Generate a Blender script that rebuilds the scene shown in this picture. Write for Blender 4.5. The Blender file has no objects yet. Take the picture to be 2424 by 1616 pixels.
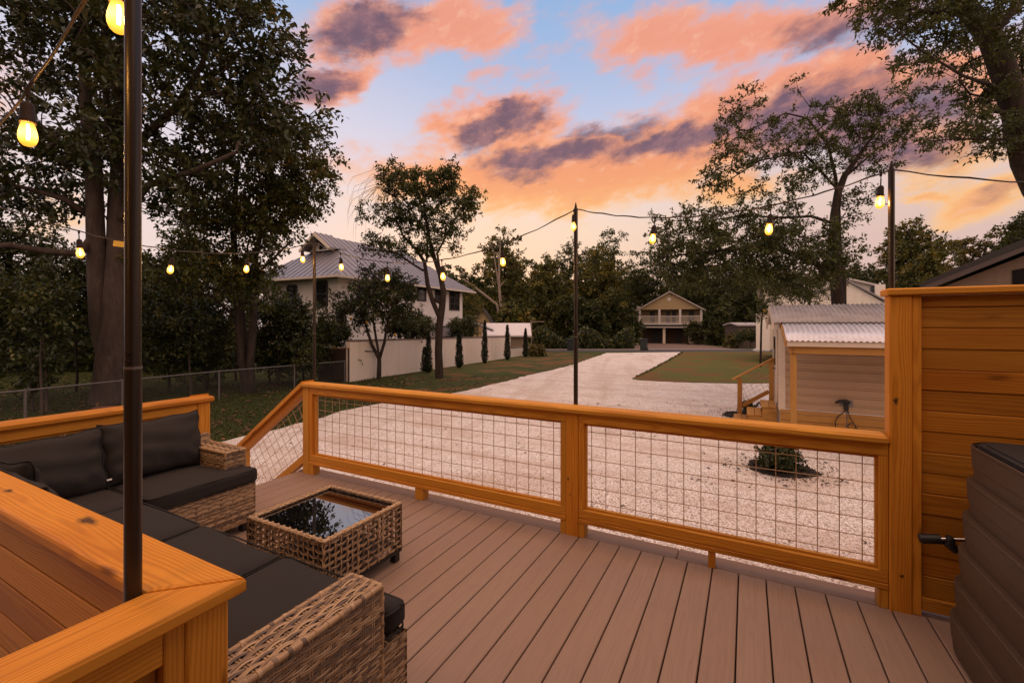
import bpy, bmesh, math, random
import numpy as np
from mathutils import Vector
random.seed(7)
rng = np.random.default_rng(11)
S = bpy.context.scene
COL = S.collection
PI = math.pi
R = math.radians
# ------------------------------------------------------------------ places
EYE = 1.5                                   # eye height over the deck (deck top is z = 0)
ANG = R(27.8)                               # the photographer looks 27.8 degrees left of the deck boards
VX, VY = -math.sin(ANG), math.cos(ANG)      # view direction on the ground
RX, RY = math.cos(ANG), math.sin(ANG)       # to the right
FPX = 1054.0
SL = 0.013                                  # the yard falls gently away from the deck

def W(px, py, d):
    x = (px - 1212) / FPX * d
    return Vector((VX * d + RX * x, VY * d + RY * x, EYE + (768 - py) / FPX * d))
def G(px, py, up=0.0):
    d = 2.0 / ((py - 768) / FPX - SL)
    p = W(px, py, d)
    p.z = gz(p.x, p.y) + up
    return p
def Gd(px, d, up=0.0):
    p = W(px, 768, d)
    p.z = gz(p.x, p.y) + up
    return p
def gz(x, y):
    return -0.5 - SL * (VX * x + VY * y)
def depth(p):
    return VX * p[0] + VY * p[1]
# a vertical wall plane through p0 along the 2D direction u : pixel -> (distance along, z)
class Facade:
    def __init__(s, p0, p1):
        s.p0 = Vector((p0[0], p0[1])); e = Vector((p1[0], p1[1])) - s.p0
        s.len = e.length; s.u = e.normalized()
        s.n = Vector((s.u.y, -s.u.x))
        if s.n.dot(s.p0) > 0: s.n = -s.n                    # the normal looks at the deck
    def at(s, px, py):
        k = (px - 1212) / FPX
        dx, dy = VX + RX * k, VY + RY * k                    # ray
        det = s.u.x * (-dy) + dx * s.u.y
        t = (-s.p0.x * (-dy) + dx * (-s.p0.y)) / det
        d = depth((s.p0.x + s.u.x * t, s.p0.y + s.u.y * t))
        return t, EYE + (768 - py) / FPX * d
    def P(s, t, z, out=0.0):
        q = s.p0 + s.u * t + s.n * out
        return Vector((q.x, q.y, z))

# ------------------------------------------------------------------ mesh builder
class MB:
    def __init__(s):
        s.v = []; s.f = []; s.g = []; s.r = []
    def add(s, vs, fs, gc=None, rnd=None):
        o = len(s.v)
        s.v += [tuple(p) for p in vs]
        s.f += [tuple(i + o for i in f) for f in fs]
        if gc is None: gc = [(p[0], p[1], p[2]) for p in vs]
        s.g += [tuple(q) for q in gc]
        if rnd is None: rnd = random.random()
        s.r += [rnd] * len(vs)
        return s
    def obox(s, c, ax, h, ch=0.0, rnd=None):
        c = Vector(c); ax = [Vector(a).normalized() for a in ax]
        order = sorted(range(3), key=lambda i: -h[i])
        off = (random.uniform(0, 40), random.uniform(-.06, .06), random.uniform(-.06, .06))
        def gcof(q): return (q[order[0]] + off[0], q[order[1]] + off[1], q[order[2]] + off[2])
        vs = []; gs = []; fs = []
        if ch <= 0:
            for sx in (-1, 1):
                for sy in (-1, 1):
                    for sz in (-1, 1):
                        q = (sx * h[0], sy * h[1], sz * h[2])
                        vs.append(c + ax[0] * q[0] + ax[1] * q[1] + ax[2] * q[2]); gs.append(gcof(q))
            fs = [(0, 1, 3, 2), (4, 6, 7, 5), (0, 4, 5, 1), (2, 3, 7, 6), (0, 2, 6, 4), (1, 5, 7, 3)]
        else:
            idx = {}
            for a in (-1, 1):
                for b in (-1, 1):
                    for d in (-1, 1):
                        sg = (a, b, d)
                        for k in range(3):
                            q = tuple(sg[i] * (h[i] if i == k else h[i] - ch) for i in range(3))
                            idx[(sg, k)] = len(vs)
                            vs.append(c + ax[0] * q[0] + ax[1] * q[1] + ax[2] * q[2]); gs.append(gcof(q))
            for k in range(3):
                i, j = (k + 1) % 3, (k + 2) % 3
                for sgn in (-1, 1):
                    q = []
                    for a, b in ((-1, -1), (1, -1), (1, 1), (-1, 1)):
                        g = [0, 0, 0]; g[k] = sgn; g[i] = a; g[j] = b
                        q.append(idx[(tuple(g), k)])
                    fs.append(tuple(q))
                for a in (-1, 1):                     # edges along k
                    for b in (-1, 1):
                        g0 = [0, 0, 0]; g0[k] = -1; g0[i] = a; g0[j] = b
                        g1 = list(g0); g1[k] = 1
                        g0, g1 = tuple(g0), tuple(g1)
                        fs.append((idx[(g0, i)], idx[(g1, i)], idx[(g1, j)], idx[(g0, j)]))
            for a in (-1, 1):
                for b in (-1, 1):
                    for d in (-1, 1):
                        fs.append(tuple(idx[((a, b, d), k)] for k in range(3)))
        return s.add(vs, fs, gs, rnd)
    def box(s, a, b, ch=0.0, rnd=None):
        a = Vector(a); b = Vector(b)
        return s.obox((a + b) / 2, ((1, 0, 0), (0, 1, 0), (0, 0, 1)), [abs(x) / 2 for x in (b - a)], ch, rnd)
    def beam(s, p0, p1, w, h, ch=0.0, up=(0, 0, 1), rnd=None):
        p0 = Vector(p0); p1 = Vector(p1); d = p1 - p0
        x = d.normalized(); y = Vector(up).cross(x).normalized(); z = x.cross(y)
        return s.obox((p0 + p1) / 2, (x, y, z), (d.length / 2, w / 2, h / 2), ch, rnd)
    def tube(s, pts, rad, n=8, cap=True, rnd=None):
        pts = [Vector(p) for p in pts]
        if not hasattr(rad, '__len__'): rad = [rad] * len(pts)
        vs = []; gs = []; fs = []; ref = None; L = 0; o = random.uniform(0, 30)
        for i, p in enumerate(pts):
            t = (pts[min(i + 1, len(pts) - 1)] - pts[max(i - 1, 0)]).normalized()
            if ref is None:
                ref = Vector((0, 0, 1)) if abs(t.z) < .9 else Vector((1, 0, 0))
            a = (ref - t * ref.dot(t)).normalized(); b = t.cross(a); ref = a
            if i: L += (p - pts[i - 1]).length
            for k in range(n):
                q = 2 * PI * k / n
                vs.append(p + (a * math.cos(q) + b * math.sin(q)) * rad[i])
                gs.append((L + o, math.cos(q) * rad[i], math.sin(q) * rad[i]))
        for i in range(len(pts) - 1):
            for k in range(n):
                fs.append((i * n + k, i * n + (k + 1) % n, (i + 1) * n + (k + 1) % n, (i + 1) * n + k))
        if cap:                                              # caps own their vertices so that smooth shading stays on the side
            m = len(pts) * n; vs += vs[:n] + vs[m - n:m]; gs += gs[:n] + gs[m - n:m]
            fs.append(tuple(m + k for k in range(n - 1, -1, -1))); fs.append(tuple(m + n + k for k in range(n)))
        return s.add(vs, fs, gs, rnd)
    def lathe(s, prof, n=16, at=(0, 0, 0), rnd=None):
        at = Vector(at); vs = []; fs = []
        for r, z in prof:
            for k in range(n):
                q = 2 * PI * k / n
                vs.append(at + Vector((r * math.cos(q), r * math.sin(q), z)))
        for i in range(len(prof) - 1):
            for k in range(n):
                fs.append((i * n + k, i * n + (k + 1) % n, (i + 1) * n + (k + 1) % n, (i + 1) * n + k))
        m = len(prof) * n; vs += vs[:n] + vs[m - n:m]
        fs.append(tuple(m + k for k in range(n - 1, -1, -1))); fs.append(tuple(m + n + k for k in range(n)))
        return s.add(vs, fs, None, rnd)
    def prism(s, poly, ext, rnd=None):                       # planar polygon pushed along ext
        poly = [Vector(p) for p in poly]; e = Vector(ext); n = len(poly)
        vs = poly + [p + e for p in poly]
        fs = [tuple(range(n)), tuple(range(2 * n - 1, n - 1, -1))]
        for k in range(n): fs.append((k, (k + 1) % n, n + (k + 1) % n, n + k))
        return s.add(vs, fs, None, rnd)
    def ribbon(s, pts, nrm, w, crown=.35, rnd=None):          # a flat half-round strand
        pts = [Vector(p) for p in pts]; nrm = Vector(nrm); vs = []; gs = []; fs = []; L = random.uniform(0, 30)
        for i, p in enumerate(pts):
            t = (pts[min(i + 1, len(pts) - 1)] - pts[max(i - 1, 0)]).normalized()
            b = t.cross(nrm).normalized(); m = b.cross(t)
            if i: L += (p - pts[i - 1]).length
            vs += [p - b * w / 2 - m * w * crown * .6, p - b * w * .27, p + b * w * .27, p + b * w / 2 - m * w * crown * .6]
            gs += [(L, -.5, 0), (L, -.2, 0), (L, .2, 0), (L, .5, 0)]
        for i in range(len(pts) - 1):
            for k in range(3): fs.append((i * 4 + k, i * 4 + k + 1, i * 4 + k + 5, i * 4 + k + 4))
        return s.add(vs, fs, gs, rnd)
    def build(s, name, mat, parent=None, smooth=False, fixn=True, loc=None):
        me = bpy.data.meshes.new(name)
        me.from_pydata(s.v, [], s.f)
        if fixn:
            bm = bmesh.new(); bm.from_mesh(me)
            bmesh.ops.recalc_face_normals(bm, faces=bm.faces[:]); bm.to_mesh(me); bm.free()
        a = me.attributes.new('gc', 'FLOAT_VECTOR', 'POINT'); a.data.foreach_set('vector', np.array(s.g, dtype=np.float32).ravel())
        a = me.attributes.new('rnd', 'FLOAT', 'POINT'); a.data.foreach_set('value', np.array(s.r, dtype=np.float32))
        if smooth: me.polygons.foreach_set('use_smooth', [True] * len(me.polygons))
        me.materials.append(mat)
        return link(name, me, parent, loc)

def link(name, me, parent=None, loc=None):
    o = bpy.data.objects.new(name, me); COL.objects.link(o)
    if parent is not None:
        o.parent = parent
        if not parent.get('rel'):                            # parts are written in world coordinates
            L = parent.location; q = parent.parent
            while q is not None: L = L + q.location; q = q.parent
            o.location = -L
    if loc is not None: o.location = loc
    return o
def tag(o, label=None, cat=None, group=None, kind=None):
    if label: o['label'] = label
    if cat: o['category'] = cat
    if group: o['group'] = group
    if kind: o['kind'] = kind
    return o
def thing(name, loc, label, cat, group=None):
    o = bpy.data.objects.new(name, None); COL.objects.link(o); o.location = loc
    o.empty_display_size = .1
    return tag(o, label, cat, group)
def dup(root, loc, label=None, group=None, rotz=None):
    r = root.copy(); COL.objects.link(r); r.location = loc
    if label: r['label'] = label
    if group: r['group'] = group
    if rotz is not None: r.rotation_euler[2] = rotz
    for ch in list(root.children):
        c = ch.copy(); COL.objects.link(c); c.parent = r
        for g in list(ch.children):
            d = g.copy(); COL.objects.link(d); d.parent = c
    return r

# ------------------------------------------------------------------ shader helper
class NB:
    def __init__(s, nt): s.nt = nt
    def n(s, t, ins=None, **props):
        nd = s.nt.nodes.new(t)
        for k, v in props.items(): setattr(nd, k, v)
        for k, v in (ins or {}).items():
            sk = nd.inputs[k]
            if isinstance(v, bpy.types.NodeSocket): s.nt.links.new(v, sk)
            elif isinstance(v, bpy.types.Node): s.nt.links.new(v.outputs[0], sk)
            else: sk.default_value = v
        return nd
    def m(s, op, a, b=0.0, c=0.0, clamp=False):
        return s.n('ShaderNodeMath', {0: a, 1: b, 2: c}, operation=op, use_clamp=clamp).outputs[0]
    def vm(s, op, a, b=(0, 0, 0)):
        nd = s.n('ShaderNodeVectorMath', {0: a, 1: b}, operation=op)
        return nd.outputs[1] if op in ('DOT_PRODUCT', 'LENGTH') else nd.outputs[0]
    def mix(s, f, a, b, mode='MIX'):
        nd = s.n('ShaderNodeMix', {}, data_type='RGBA', blend_type=mode)
        for k, v in ((0, f), (6, a), (7, b)):
            if isinstance(v, bpy.types.NodeSocket): s.nt.links.new(v, nd.inputs[k])
            else: nd.inputs[k].default_value = v if k == 0 else col(v)
        return nd.outputs[2]
    def ramp(s, f, stops, interp='LINEAR'):
        nd = s.n('ShaderNodeValToRGB', {0: f}); cr = nd.color_ramp; cr.interpolation = interp
        while len(cr.elements) < len(stops): cr.elements.new(.5)
        for e, (p, c) in zip(cr.elements, stops): e.position = p; e.color = col(c)
        return nd.outputs[0]
    def sm(s, x, lo, hi):
        nd = s.n('ShaderNodeMapRange', {0: x, 1: lo, 2: hi, 3: 0.0, 4: 1.0}, interpolation_type='SMOOTHSTEP')
        return nd.outputs[0]
    def noise(s, vec, scale, detail=3, rough=.5, dist=0.0):
        nd = s.n('ShaderNodeTexNoise', {'Scale': scale, 'Detail': detail, 'Roughness': rough, 'Distortion': dist})
        if vec is not None: s.nt.links.new(vec, nd.inputs['Vector'])
        return nd.outputs[0]
    def scale(s, vec, sc):
        return s.n('ShaderNodeMapping', {'Vector': vec, 'Scale': sc}).outputs[0]
    def attr(s, name, out='Vector'):
        return s.n('ShaderNodeAttribute', attribute_name=name).outputs[out]
    def obj(s): return s.n('ShaderNodeTexCoord').outputs['Object']
    def pos(s): return s.n('ShaderNodeNewGeometry').outputs['Position']
def col(c):
    if hasattr(c, '__len__'): return tuple(c) + ((1.0,) if len(c) == 3 else ())
    return (c, c, c, 1.0)
def material(name):
    m = bpy.data.materials.new(name); m.use_nodes = True
    nt = m.node_tree; nt.nodes.clear()
    return m, NB(nt)
def principled(b, color, rough=.6, metal=0.0, spec=.5, bump=None, bstr=.3, bdist=.01, **kw):
    p = b.n('ShaderNodeBsdfPrincipled')
    for k, v in (('Base Color', color), ('Roughness', rough), ('Metallic', metal), ('Specular IOR Level', spec)):
        if isinstance(v, bpy.types.NodeSocket): b.nt.links.new(v, p.inputs[k])
        else: p.inputs[k].default_value = col(v) if k == 'Base Color' else v
    for k, v in kw.items(): p.inputs[k].default_value = v
    if bump is not None:
        bn = b.n('ShaderNodeBump', {'Height': bump, 'Strength': bstr, 'Distance': bdist})
        b.nt.links.new(bn.outputs[0], p.inputs['Normal'])
    o = b.n('ShaderNodeOutputMaterial'); b.nt.links.new(p.outputs[0], o.inputs[0])
    return p

def simple(name, color, rough=.6, metal=0.0, var=.12, nscale=6.0, spec=.5, bstr=.15):
    m, b = material(name); nz = b.noise(b.obj(), nscale, 5, .6)
    c = b.mix(b.m('MULTIPLY', b.m('ABSOLUTE', b.m('SUBTRACT', nz, .5)), 2.0), color, [x * (1 - var * 3) for x in color])
    c = b.mix(b.m('MULTIPLY', b.attr('rnd', 'Fac'), var), c, [min(1, x * 1.5) for x in color])
    principled(b, c, rough, metal, spec, nz, bstr, .005)
    return m

def wood(name, light, dark, ring=.0085, rough=.55, knots=.5, tone=.5, spec=.22):
    m, b = material(name); g = b.attr('gc')
    sp = b.n('ShaderNodeSeparateXYZ', {0: g}); x, y, z = sp.outputs
    rnd = b.attr('rnd', 'Fac')
    wob = b.m('MULTIPLY', b.m('SUBTRACT', b.noise(b.scale(g, (1.1, 1.5, 1.5)), 1.0, 2, .5), .5), .075)
    fine = b.m('MULTIPLY', b.m('SUBTRACT', b.noise(b.scale(g, (2.5, 30, 30)), 1.0, 3, .6), .5), .012)
    yy = b.m('ADD', y, wob); zz = b.m('ADD', b.m('ADD', z, .035), b.m('MULTIPLY', wob, .5))
    rr = b.m('SQRT', b.m('ADD', b.m('MULTIPLY', yy, yy), b.m('MULTIPLY', zz, zz)))
    rr = b.m('ADD', rr, fine)
    w = b.m('ADD', b.m('MULTIPLY', b.m('SINE', b.m('MULTIPLY', rr, 2 * PI / ring)), .5), .5)
    w = b.m('POWER', w, 1.7)
    fib = b.noise(b.scale(g, (6, 160, 160)), 1.0, 2, .6)
    f = b.m('ADD', b.m('MULTIPLY', w, .58), b.m('MULTIPLY', b.m('SUBTRACT', fib, .4), .5), clamp=True)
    c = b.mix(f, light, dark)
    big = b.noise(b.scale(g, (1.3, 7, 7)), 1.0, 2, .5)
    c = b.mix(b.m('MULTIPLY', b.sm(big, .45, .75), .35), c, [dark[0] * .8, dark[1] * .62, dark[2] * .5])
    tint = b.ramp(rnd, [(0, [.74, .66, .55]), (.3, [1, 1, 1]), (.6, [1.0, .88, .74]), (.8, [.92, .97, 1.0]), (1, [.80, .72, .62])])
    c = b.mix(tone * 2 if tone < .5 else 1.0, c, tint, 'MULTIPLY')
    vo = b.n('ShaderNodeTexVoronoi', {'Vector': b.scale(g, (1.7, 7.0, 7.0)), 'Scale': 1.0})
    kn = b.m('MULTIPLY', b.m('SUBTRACT', 1.0, b.sm(b.m('ADD', vo.outputs[0], b.m('MULTIPLY', b.m('SUBTRACT', fib, .5), .12)), .035, .12)), knots)
    c = b.mix(kn, c, [dark[0] * .22, dark[1] * .16, dark[2] * .15])
    principled(b, c, rough, 0, spec, b.m('ADD', f, b.m('MULTIPLY', fib, .5)), .12, .003)
    return m
# ------------------------------------------------------------------ materials
PINE = wood('golden_pine', (.70, .305, .036), (.45, .162, .014), knots=.8)
PINE_WALL = wood('cedar_toned_pine', (.50, .205, .022), (.30, .100, .010), ring=.012, knots=.6, tone=.5)
PINE_FAR = wood('yard_pine', (.50, .265, .075), (.36, .165, .04), knots=.3)
DARKWOOD = wood('weathered_dark_boards', (.075, .05, .035), (.04, .026, .018), rough=.8)

def deck_mat():
    m, b = material('composite_decking'); g = b.attr('gc'); rnd = b.attr('rnd', 'Fac')
    st = b.noise(b.scale(g, (1.2, 90, 90)), 1.0, 3, .6, .3)
    cat = b.noise(b.scale(g, (1.0, 14, 14)), 1.0, 2, .5)
    w = b.m('ADD', b.m('MULTIPLY', b.m('SINE', b.m('MULTIPLY', cat, 60.0)), .5), .5)
    c = b.mix(b.m('MULTIPLY', b.m('ADD', b.m('MULTIPLY', st, .7), b.m('MULTIPLY', b.m('POWER', w, 3.0), .22)), 1.0, clamp=True), (.345, .232, .168), (.235, .154, .110))
    c = b.mix(b.m('MULTIPLY', b.sm(b.noise(b.pos(), 1.3, 4, .6), .42, .8), .22), c, (.42, .275, .185))
    c = b.mix(b.m('MULTIPLY', rnd, .28), c, (.23, .135, .088))
    principled(b, c, .62, 0, .35, b.m('ADD', st, b.m('MULTIPLY', w, .5)), .16, .003)
    return m
DECK = deck_mat()

def gravel_mat():
    m, b = material('white_gravel'); p = b.pos()
    v1 = b.n('ShaderNodeTexVoronoi', {'Vector': p, 'Scale': 62.0}); v2 = b.n('ShaderNodeTexVoronoi', {'Vector': p, 'Scale': 120.0})
    cr = b.n('ShaderNodeSeparateColor', {0: v1.outputs['Color']})
    st = b.ramp(cr.outputs[0], [(0, [.42, .32, .26]), (.10, [.66, .55, .47]), (.35, [.86, .76, .69]), (.75, [.92, .85, .80]), (1, [.95, .91, .88])])
    dk = b.m('MULTIPLY', b.sm(v1.outputs[0], .42, .80), .50)
    c = b.mix(dk, st, (.20, .14, .11))
    pv = b.noise(b.scale(p, (.35, .9, 1)), 1.6, 5, .65)
    c = b.mix(b.m('MULTIPLY', b.sm(pv, .44, .66), .6), c, (.55, .42, .33))
    tr = b.noise(p, 7.0, 6, .7)
    c = b.mix(b.m('MULTIPLY', b.sm(tr, .54, .68), .62), c, (.34, .25, .19))
    along = b.n('ShaderNodeMapping', {'Vector': p, 'Rotation': (0, 0, -R(105))}).outputs[0]     # x now runs along the drive
    sk = b.noise(b.scale(along, (9, 34, 1)), 1.0, 4, .6)
    rut = b.noise(b.scale(along, (.10, 1.1, 1)), 1.0, 3, .55); c = b.mix(b.m('MULTIPLY', b.sm(rut, .50, .66), .42), c, (.50, .38, .30))
    c = b.mix(b.m('MULTIPLY', b.sm(sk, .60, .70), .6), c, (.17, .11, .08))
    h = b.m('ADD', b.m('SUBTRACT', 1.0, v1.outputs[0]), b.m('MULTIPLY', b.m('SUBTRACT', 1.0, v2.outputs[0]), .5))
    h = b.m('ADD', h, b.m('MULTIPLY', tr, 1.2))
    principled(b, c, .85, 0, .2, h, .55, .012)
    return m
GRAVEL = gravel_mat()

def lawn_mat(name, green, brown, sod=False):
    m, b = material(name); p = b.pos()
    n1 = b.noise(p, 1.1, 5, .65); n2 = b.noise(p, 28, 4, .7); n3 = b.noise(p, .35, 3, .5)
    c = b.mix(n2, [x * .55 for x in green], [x * 1.5 for x in green])
    c = b.mix(b.m('MULTIPLY', b.sm(n1, .45, .75), .55), c, brown)
    c = b.mix(b.m('MULTIPLY', b.sm(n3, .4, .7), .35), c, [green[0] * 1.5, green[1] * 1.25, green[2]])
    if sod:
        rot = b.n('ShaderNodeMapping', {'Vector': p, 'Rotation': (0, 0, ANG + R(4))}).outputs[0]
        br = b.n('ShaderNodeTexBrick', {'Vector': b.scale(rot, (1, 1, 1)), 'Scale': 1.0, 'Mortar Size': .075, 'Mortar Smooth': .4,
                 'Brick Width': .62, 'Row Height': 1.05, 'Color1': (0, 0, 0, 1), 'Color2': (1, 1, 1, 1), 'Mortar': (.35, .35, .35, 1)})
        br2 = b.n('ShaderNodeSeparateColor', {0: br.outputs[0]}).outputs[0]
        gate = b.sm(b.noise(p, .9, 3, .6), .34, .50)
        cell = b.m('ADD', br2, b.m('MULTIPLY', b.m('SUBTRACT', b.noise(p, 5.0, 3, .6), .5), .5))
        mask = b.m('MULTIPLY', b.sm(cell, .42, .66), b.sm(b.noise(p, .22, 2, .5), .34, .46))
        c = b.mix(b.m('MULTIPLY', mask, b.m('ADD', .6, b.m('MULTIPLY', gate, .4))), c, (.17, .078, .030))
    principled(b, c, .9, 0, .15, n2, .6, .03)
    return m
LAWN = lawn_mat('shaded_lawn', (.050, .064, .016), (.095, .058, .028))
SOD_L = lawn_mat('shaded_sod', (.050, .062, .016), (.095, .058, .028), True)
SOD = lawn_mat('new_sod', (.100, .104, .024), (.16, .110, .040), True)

def leaf_mat(name, stops, rough=.5, trans=.25, spec=.4):
    m, b = material(name); r = b.attr('rnd', 'Fac')
    c = b.ramp(r, stops)
    p = b.n('ShaderNodeBsdfPrincipled', {'Base Color': c, 'Roughness': rough, 'Specular IOR Level': spec})
    t = b.n('ShaderNodeBsdfTranslucent', {'Color': b.mix(1.0, c, (1.5, 1.3, .5), 'MULTIPLY')})
    mx = b.n('ShaderNodeMixShader', {0: trans, 1: p.outputs[0], 2: t.outputs[0]})
    o = b.n('ShaderNodeOutputMaterial'); b.nt.links.new(mx.outputs[0], o.inputs[0])
    return m
L_MAG = leaf_mat('magnolia_leaf', [(0, [.022, .030, .011]), (.55, [.048, .058, .018]), (.9, [.090, .088, .026]), (1, [.17, .10, .03])], .35, .15, .5)
L_MIX = leaf_mat('autumn_mixed_leaf', [(0, [.030, .038, .010]), (.55, [.068, .076, .015]), (.85, [.14, .12, .022]), (1, [.26, .14, .02])], .5, .3)
L_OAK = leaf_mat('oak_leaf', [(0, [.032, .042, .013]), (.6, [.066, .080, .021]), (1, [.13, .125, .032])], .45, .25)
L_CIT = leaf_mat('citrus_leaf', [(0, [.022, .032, .010]), (.7, [.045, .055, .015]), (.95, [.11, .10, .02]), (1, [.16, .12, .02])], .4, .25)
L_FAR = leaf_mat('far_wood_leaf', [(0, [.028, .034, .011]), (.45, [.078, .084, .020]), (.8, [.17, .145, .028]), (1, [.30, .19, .035])], .6, .3)
L_FARG = leaf_mat('far_green_leaf', [(0, [.020, .028, .009]), (.55, [.052, .064, .017]), (1, [.13, .125, .03])], .6, .3)
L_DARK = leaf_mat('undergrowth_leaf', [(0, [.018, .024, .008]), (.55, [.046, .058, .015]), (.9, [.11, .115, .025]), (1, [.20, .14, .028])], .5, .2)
L_CYP = leaf_mat('cypress_leaf', [(0, [.014, .022, .012]), (1, [.045, .055, .026])], .6, .15)
L_PALE = leaf_mat('pale_far_leaf', [(0, [.06, .06, .022]), (.6, [.12, .105, .035]), (1, [.22, .16, .05])], .6, .3)
L_DEAD = leaf_mat('fallen_leaf', [(0, [.05, .028, .016]), (.6, [.12, .06, .028]), (1, [.22, .11, .05])], .7, .1)
L_BLADE = leaf_mat('grass_blade', [(0, [.028, .040, .010]), (.6, [.056, .074, .016]), (1, [.13, .115, .035])], .6, .3)

def bark_mat(name, a, c2):
    m, b = material(name); g = b.attr('gc')
    n = b.noise(b.scale(b.pos(), (9, 9, 2.2)), 1.0, 6, .65, .6); n2 = b.noise(b.pos(), 1.5, 3, .5)
    c = b.mix(b.sm(n, .35, .7), a, c2); c = b.mix(b.m('MULTIPLY', n2, .5), c, [x * .55 for x in a])
    principled(b, c, .85, 0, .2, n, .7, .03)
    return m
BARK = bark_mat('brown_bark', (.032, .022, .016), (.072, .050, .037))
BARK_G = bark_mat('smooth_grey_bark', (.066, .046, .036), (.115, .083, .064))
BARK_P = bark_mat('pale_bark', (.24, .18, .14), (.36, .28, .22))

def fabric_mat():
    m, b = material('charcoal_cushion_fabric'); p = b.obj()
    w = b.m('MULTIPLY', b.n('ShaderNodeTexWave', {'Vector': p, 'Scale': 220.0}).outputs[1], .5)
    n = b.noise(p, 260, 2, .5); n2 = b.noise(p, 5, 3, .5)
    c = b.mix(n, (.019, .016, .0145), (.034, .0285, .025)); c = b.mix(b.m('MULTIPLY', n2, .4), c, (.040, .033, .028))
    principled(b, c, .85, 0, .25, b.m('ADD', b.m('ADD', w, n), b.m('MULTIPLY', n2, 14.0)), .25, .004)
    return m
FABRIC = fabric_mat()
def wicker_mat():
    m, b = material('resin_wicker'); g = b.attr('gc'); r = b.attr('rnd', 'Fac')
    sp = b.n('ShaderNodeSeparateXYZ', {0: g})
    st = b.noise(b.scale(g, (5, 9, 1)), 1.0, 4, .6)
    along = b.noise(b.scale(g, (9, .2, 1)), 1.0, 2, .5)
    c = b.ramp(b.m('ADD', b.m('MULTIPLY', r, .55), b.m('MULTIPLY', st, .5)), [(.15, [.075, .052, .042]), (.36, [.18, .112, .066]), (.58, [.42, .26, .13]), (.9, [.62, .43, .25])])
    c = b.mix(b.m('MULTIPLY', b.sm(along, .5, .7), .5), c, (.10, .065, .05))
    ed = b.m('ABSOLUTE', sp.outputs[1]); c = b.mix(b.m('MULTIPLY', b.sm(ed, .28, .5), .5), c, (.05, .03, .02))
    principled(b, c, .42, 0, .4, st, .2, .002)
    return m
WICKER = wicker_mat()
WBACK = simple('wicker_backing', (.030, .019, .013), .7)
BLACKP = simple('black_plastic', (.012, .011, .011), .5)
TUB = simple('brown_grey_tub_panel', (.080, .048, .031), .55, 0, .10, 40, .3)
TUBCOVER = simple('dark_grey_vinyl', (.020, .019, .020), .6, spec=.25)
CHROME = simple('chrome_tube', (.75, .7, .66), .2, 1.0, .02)
def pole_mat():
    m, b = material('bronze_painted_steel')
    n = b.noise(b.obj(), 60, 2); principled(b, b.mix(n, (.024, .015, .009), (.034, .022, .013)), .34, .2, .5, n, .05, .002)
    return m
POLE = pole_mat()
CORD = simple('brown_rubber_cord', (.035, .024, .018), .55)
SOCKET = simple('dark_bakelite', (.022, .013, .008), .6, spec=.2)
GLASS_TOP, _b = material('black_glass'); principled(_b, (.004, .004, .005), .012, 0, .8, _b.noise(_b.obj(), 2.2, 1), .012, .01, IOR=2.6)
WHITE = simple('white_painted_wall', (.84, .73, .64), .7, 0, .06, 1.2)
WHITE2 = simple('white_board_cladding', (.88, .79, .68), .6, 0, .05, 1.5)
CREAMWALL = simple('cream_siding', (.37, .26, .13), .7, 0, .08, 3)
TAN = simple('tan_siding', (.22, .15, .10), .7, 0, .08, 3)
TRIM = simple('white_trim', (.56, .50, .45), .5, 0, .05)
CREAM = simple('cream_painted_trim', (.66, .54, .42), .5, 0, .06)
SIDING = simple('beige_lap_siding', (.43, .285, .175), .65, 0, .06, 2.5)
DARKFRAME = simple('dark_window_frame', (.035, .028, .024), .5)
ROOFM = simple('standing_seam_roof', (.30, .27, .275), .38, .5, .08, 1.0)
def galv_mat(name, a, c2, rough):
    m, b = material(name); p = b.pos()
    n = b.noise(p, 2.5, 5, .7); sp = b.noise(p, 40, 2, .5)
    c = b.mix(b.sm(n, .35, .7), a, c2); c = b.mix(b.m('MULTIPLY', b.sm(sp, .68, .75), .8), c, (.09, .065, .05))
    principled(b, c, rough, .25, .5, n, .05, .01)
    return m
GALV = galv_mat('bright_corrugated_metal', (.78, .75, .77), (.64, .61, .63), .36)
GALV2 = galv_mat('weathered_corrugated_metal', (.40, .35, .33), (.28, .235, .215), .6)
SHINGLE = simple('dark_shingle', (.040, .033, .030), .85, 0, .2, 12)
def stucco_mat():
    m, b = material('stained_stucco'); p = b.pos()
    s1 = b.noise(b.scale(p, (4.5, 4.5, .35)), 1.0, 5, .65); n = b.noise(p, .9, 4, .6); f = b.noise(p, 60, 2, .5)
    c = b.mix(b.m('MULTIPLY', b.sm(s1, .45, .75), .42), (.80, .66, .53), (.56, .44, .345))
    c = b.mix(b.m('MULTIPLY', b.sm(n, .45, .75), .4), c, (.80, .68, .60))
    principled(b, c, .85, 0, .2, f, .3, .004)
    return m
STUCCO = stucco_mat()
CONCRETE_CAP = simple('brown_wall_coping', (.16, .11, .09), .8)
ASPHALT = simple('asphalt', (.055, .048, .046), .9, 0, .15, 8)
PAVE = simple('pale_road_edge', (.36, .30, .27), .9, 0, .12, 4)
DRIVE = simple('brown_dirt_drive', (.17, .11, .08), .9, 0, .2, 2)
GALVPIPE = simple('galvanised_pipe', (.17, .145, .13), .55, .4, .06)
WIREM = simple('welded_wire', (.50, .31, .16), .45, .35, .05)
CHAIN = simple('chain_link_wire', (.06, .05, .045), .6, .4, .05)
MULCH = simple('dark_mulch', (.018, .012, .009), .95, 0, .2, 30)
STONE = simple('red_edging_stone', (.15, .055, .035), .85, 0, .2, 9)
ROCK = simple('white_rock', (.55, .52, .50), .8, 0, .1, 5)
BINM = simple('dark_green_bin', (.020, .026, .024), .5)
FRUIT = simple('orange_fruit', (.42, .22, .02), .5)
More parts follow.
